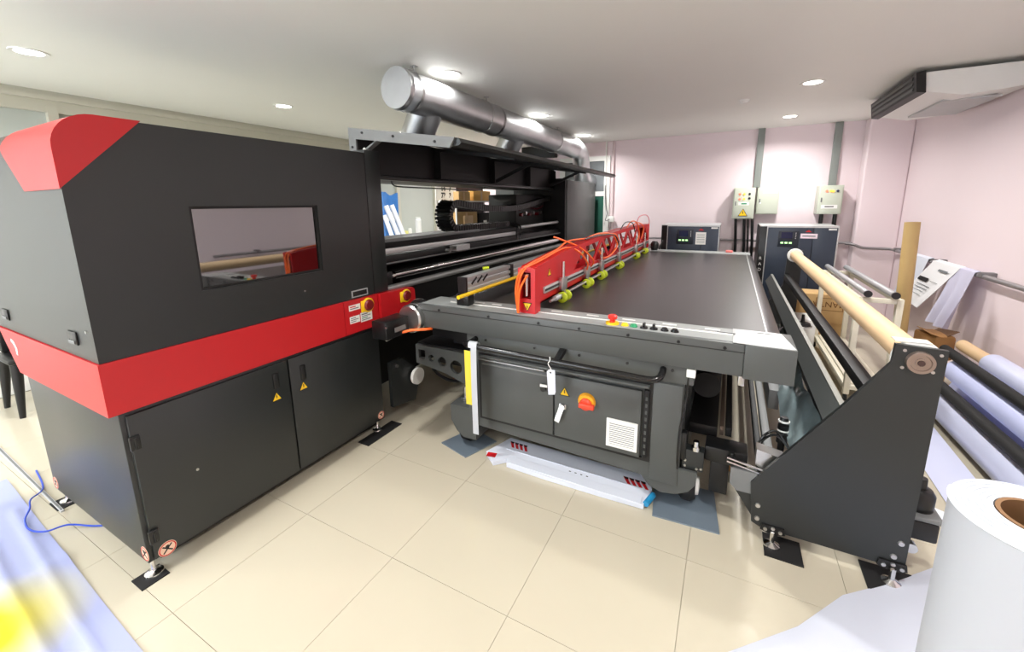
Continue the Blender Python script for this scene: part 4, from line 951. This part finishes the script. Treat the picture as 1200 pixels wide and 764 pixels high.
# ================================================================== foreground: big upright roll and its loose sheet
RX, RY, RH, RR = .489, .912, 1.076, .110
fg = thing('paper_roll', 'big upright white paper roll on a brown core, close by', 'paper roll', (RX, RY, 0))
prf = [(.056, RH-.012)]
for k in range(12):
    r0 = .058+(RR-.058)*k/12
    prf += [(r0, RH-.002*(k % 2)), (r0+(RR-.058)/12-.001, RH-.002*(k % 2))]
prf += [(RR, RH-.003), (RR, .003), (RR-.003, 0), (.056, 0)]
part('wound_paper', B().lathe(prf, (RX,RY,0), (RX,RY,1), 64), M('roll paper', (188,192,200), .5, var=.015, scale=2), fg)
part('outer_edge', B().tube([(RX+RR*1.004*cos(a), RY+RR*1.004*sin(a), RH-.004) for a in [radians(d) for d in range(150, 300, 5)]], .0025, 6), wpaper, fg)
part('core', B().lathe([(.05, 0), (.056, 0), (.056, RH+.001), (.05, RH+.001), (.05, 0)], (RX,RY,0), (RX,RY,1), 40), M('brown core', (122,88,56), .75, var=.08), fg)
def sheet(u, v):
    a = at(850, 764, Z=0); P0 = [Vector((.02,1.33,0)), Vector((.341,1.636,0)), Vector((.52,1.87,0)), Vector((.70,2.02,0)), Vector((1.12,2.42,0))]
    t = u*4; i = min(3, int(t)); p = P0[i].lerp(P0[i+1], t-i)
    q_ = Vector((.05+.95*u, 1.07+.1*u, 0)); r = p.lerp(q_, v)
    r.z = .005+.05*sin(pi*min(1, v*1.1))*(.35+.65*u)+.006*(1+sin(9*u+3*v))*min(1,v*6)
    return r
q = B(); q.grid(sheet, 40, 24); thick(q, .0015)
solo('paper_sheet', q, M('bright paper', (205,209,222), .5, var=.015, scale=2), 'loose white paper sheet spread on floor around the upright roll', 'paper')

# printed banner on the floor at the left
bm_ = bpy.data.materials.new('printed banner'); bm_.use_nodes = True; nt = bm_.node_tree; pb = nt.nodes['Principled BSDF']; pb.inputs['Roughness'].default_value = .45
tc = nt.nodes.new('ShaderNodeTexCoord'); vm = nt.nodes.new('ShaderNodeVectorMath'); vm.operation = 'DISTANCE'
geo = nt.nodes.new('ShaderNodeNewGeometry'); vm.inputs[1].default_value = (-2.38, .15, 0)
nt.links.new(geo.outputs['Position'], vm.inputs[0])
mp = nt.nodes.new('ShaderNodeMapRange'); mp.inputs[1].default_value = .12; mp.inputs[2].default_value = .36; mp.inputs[3].default_value = 1; mp.inputs[4].default_value = 0
nt.links.new(vm.outputs['Value'], mp.inputs[0])
mx = nt.nodes.new('ShaderNodeMixRGB'); mx.inputs[1].default_value = rgb((158,165,203)); mx.inputs[2].default_value = rgb((206,194,22))
nt.links.new(mp.outputs[0], mx.inputs[0]); nt.links.new(mx.outputs[0], pb.inputs['Base Color'])
def banner(u, v):
    top_ = Vector((-3.75, .53, 0)).lerp(Vector((-1.70, .44, 0)), u); bot = Vector((-3.75, -.1, 0)).lerp(Vector((-1.75, -.1, 0)), u)
    if u < .06: top_ = top_ + Vector((0, .10*(1-u/.06)*0, 0))
    p = top_.lerp(bot, v)
    f1 = math.exp(-((v-.28-.05*u)/.035)**2)*.012; f2 = math.exp(-((v-.05-.12*u)/.03)**2)*.008*(u > .2); f3 = math.exp(-((u-.55-.12*v)/.025)**2)*.009
    p.z = .003+f1+f2+f3+.003*sin(14*u+6*v)+.003
    return p
q = B(); q.grid(banner, 60, 40); thick(q, .0012)
solo('printed_banner', q, bm_, 'creased pale lilac banner with yellow print lying on the floor', 'banner')
solo('data_cable', B().tube(smooth_path([(-2.62, .70, .012), (-2.75, .62, .008), (-2.85, .55, .03), (-2.88, .48, .035), (-2.97, .447, .035), (-3.10, .46, .03), (-3.20, .50, .03), (-3.32, .53, .02), (-3.42, .60, .01), (-3.7, .64, .008)]), .0042, 8), bluep, 'blue cable curling out from under the red-banded cabinet', 'cable')
tk = thing('floor_trunking', 'thin grey floor cable trunking beside the lilac banner', 'trunking', (-3.6, .57, 0))
part('trunking_body', B().prism([(-4.4, .60), (-3.06, .575), (-3.06, .588), (-4.4, .62)], 'Z', 0, .010), M('grey trunking', (196,196,198), .5), tk, smooth=False)
part('trunking_lid', B().prism([(-4.4, .605), (-3.07, .578), (-3.07, .585), (-4.4, .615)], 'Z', .010, .013), pgrey, tk, smooth=False)

# black plastic stool behind the cabinet at the far left
st_ = thing('plastic_stool', 'black plastic stool with splayed legs left of the cabinet', 'stool', (-4.95, 1.0, 0))
for sx, sy in ((1,-1), (1,1), (-1,-1), (-1,1)):
    cx_, cy_ = -4.98, 1.02
    b = B(); b.lathe([(0,0),(.018,0),(.03,.25),(.036,.44)], (cx_+sx*.19, cy_+sy*.19, 0), (cx_+sx*.15, cy_+sy*.15, .44), 12)
    part('leg', b, blackp, st_)
part('seat', B().box(-5.18, -4.78, .82, 1.22, .43, .47, .02), blackp, st_)
part('backrest', B().box(-5.16, -5.10, .86, 1.18, .47, .80, .02), blackp, st_)

# ================================================================== store area seen through the gantry
cn = thing('store_counter', 'low white-topped counter along the glazed partition', 'counter', (-5.2, 5.6, 0))
part('counter_top', B().box(-5.46, -4.75, 4.6, 6.9, 1.02, 1.05), white, cn, smooth=False)
part('counter_body', B().box(-5.46, -4.8, 4.65, 6.85, 0, 1.02), offwhite, cn, smooth=False)
for i, (y, h, r, ln) in enumerate(((5.12, .40, .035, .06), (5.27, .55, .04, .16), (5.40, .56, .04, .16))):
    solo('paper_tube', B().cyl((-4.93, y, 1.058), (-5.03, y-ln, 1.05+h), r, 14), wpaper, 'white tube leaning against the blue bag on counter', 'tube', 'white tubes leaning on the counter')
bg = thing('blue_bag', 'blue patterned plastic bag behind the white tubes', 'bag', (-5.25, 5.37, 1.05))
q = B(); q.grid(lambda u, v: Vector((-5.22-.08*sin(pi*u)*(1-.3*v), 5.17+.40*u, 1.085+.72*v+.03*sin(7*u))), 10, 8); thick(q, .06)
part('bag_body', q, M('blue bag', (60,120,190), .4, var=.5, scale=5), bg)
part('bag_print', B().box(-5.15, -5.14, 5.25, 5.42, 1.35, 1.5), white, bg, smooth=False)
for (x, y, h, r, mt, lab) in ((-5.0, 5.85, .34, .055, white, 'tall white container standing on the store counter'), (-5.0, 5.62, .16, .035, white, 'small white bottle standing on the store counter'), (-5.0, 5.52, .12, .04, M('pale yellow pot', (226,222,140), .5), 'small pale yellow pot standing on the store counter')):
    solo('container', B().lathe([(0,0),(r,0),(r,h*.86),(r*.8,h*.9),(r*.8,h),(0,h)], (x,y,1.05), (x,y,2), 18), mt, lab, 'container')
solo('paper_pad', B().box(-4.95, -4.78, 6.2, 6.6, 1.05, 1.075), M('pale green paper', (222,228,180), .6), 'pale green paper pad on the store counter', 'paper', smooth=False)
# number sheet on a panel
cal = thing('number_sheet', 'white sheet of black numbers hung beside the store shelf', 'sheet', (-4.3, 5.75, 1.35))
part('sheet_paper', B().box(-4.31, -4.30, 5.50, 6.02, 1.35, 2.15), white, cal, smooth=False)
part('sheet_cord', B().tube([(-4.305, 5.75, 2.15), (-4.305, 5.75, CZ)], .003, 6), blackp, cal)
for k, row in enumerate((('20','5'), ('14','7'), ('73','3'), ('21','4'))):
    for j, s_ in enumerate(row):
        text('number', s_, .12, (-4.298, 5.70+.19*j, 1.985-.115*k), (0,1,0), (0,0,1), ink, cal, bold=.006)
# shelf rack with boxes
sh = thing('store_shelf', 'open storage shelf with white posts seen through the printer', 'shelf', (-4.1, 6.3, 0))
for z in (.45, 1.16, 1.665): part('shelf_board', B().box(-4.26, -3.9, 5.5, 6.95, z-.02, z), white, sh, smooth=False)
for y in (5.52, 6.90):
    for x in (-4.24, -3.92): part('post', B().box(x-.012, x+.012, y-.012, y+.012, 0, 1.68 if y < 6 else 2.2, .003), white, sh)
part('back_panel', B().box(-4.28, -4.26, 6.04, 6.95, .3, 2.2), M('dark maroon panel', (52,26,26), .7), sh, smooth=False)
def cbox(x0, x1, y0, y1, z0, h, mat, lab):
    t_ = thing('storage_box', lab, 'box', ((x0+x1)/2, (y0+y1)/2, z0), 'cardboard boxes on the store shelf')
    part('box_body', B().box(x0, x1, y0, y1, z0, z0+h, .004), mat, t_)
    part('box_tape', B().box(x1, x1+.002, y0+(y1-y0)*.4, y0+(y1-y0)*.5, z0+.01, z0+h-.01), cardt, t_, smooth=False)
gold = M('golden cardboard', (226,176,96), .7, var=.06)
cbox(-4.04, -3.93, 5.62, 5.95, 1.665, .15, cardb, 'small tan box on the upper shelf')
cbox(-4.04, -3.93, 6.06, 6.62, 1.665, .17, gold, 'golden cardboard box on the upper shelf')
cbox(-4.24, -3.96, 5.6, 6.2, 1.16, .32, cardb, 'large tan box on the middle shelf')
cbox(-3.95, -3.915, 5.75, 6.0, 1.26, .16, cardt, 'flat tan packet leaning on the large tan box')
bb = thing('black_bag', 'black bag with white tag on the middle shelf', 'bag', (-4.1, 6.5, 1.16))
part('bag_body', B().box(-4.24, -3.98, 6.3, 6.8, 1.16, 1.46, .05), rubber, bb)
part('bag_tag', B().box(-3.98, -3.978, 6.44, 6.55, 1.2, 1.32), white, bb, smooth=False)
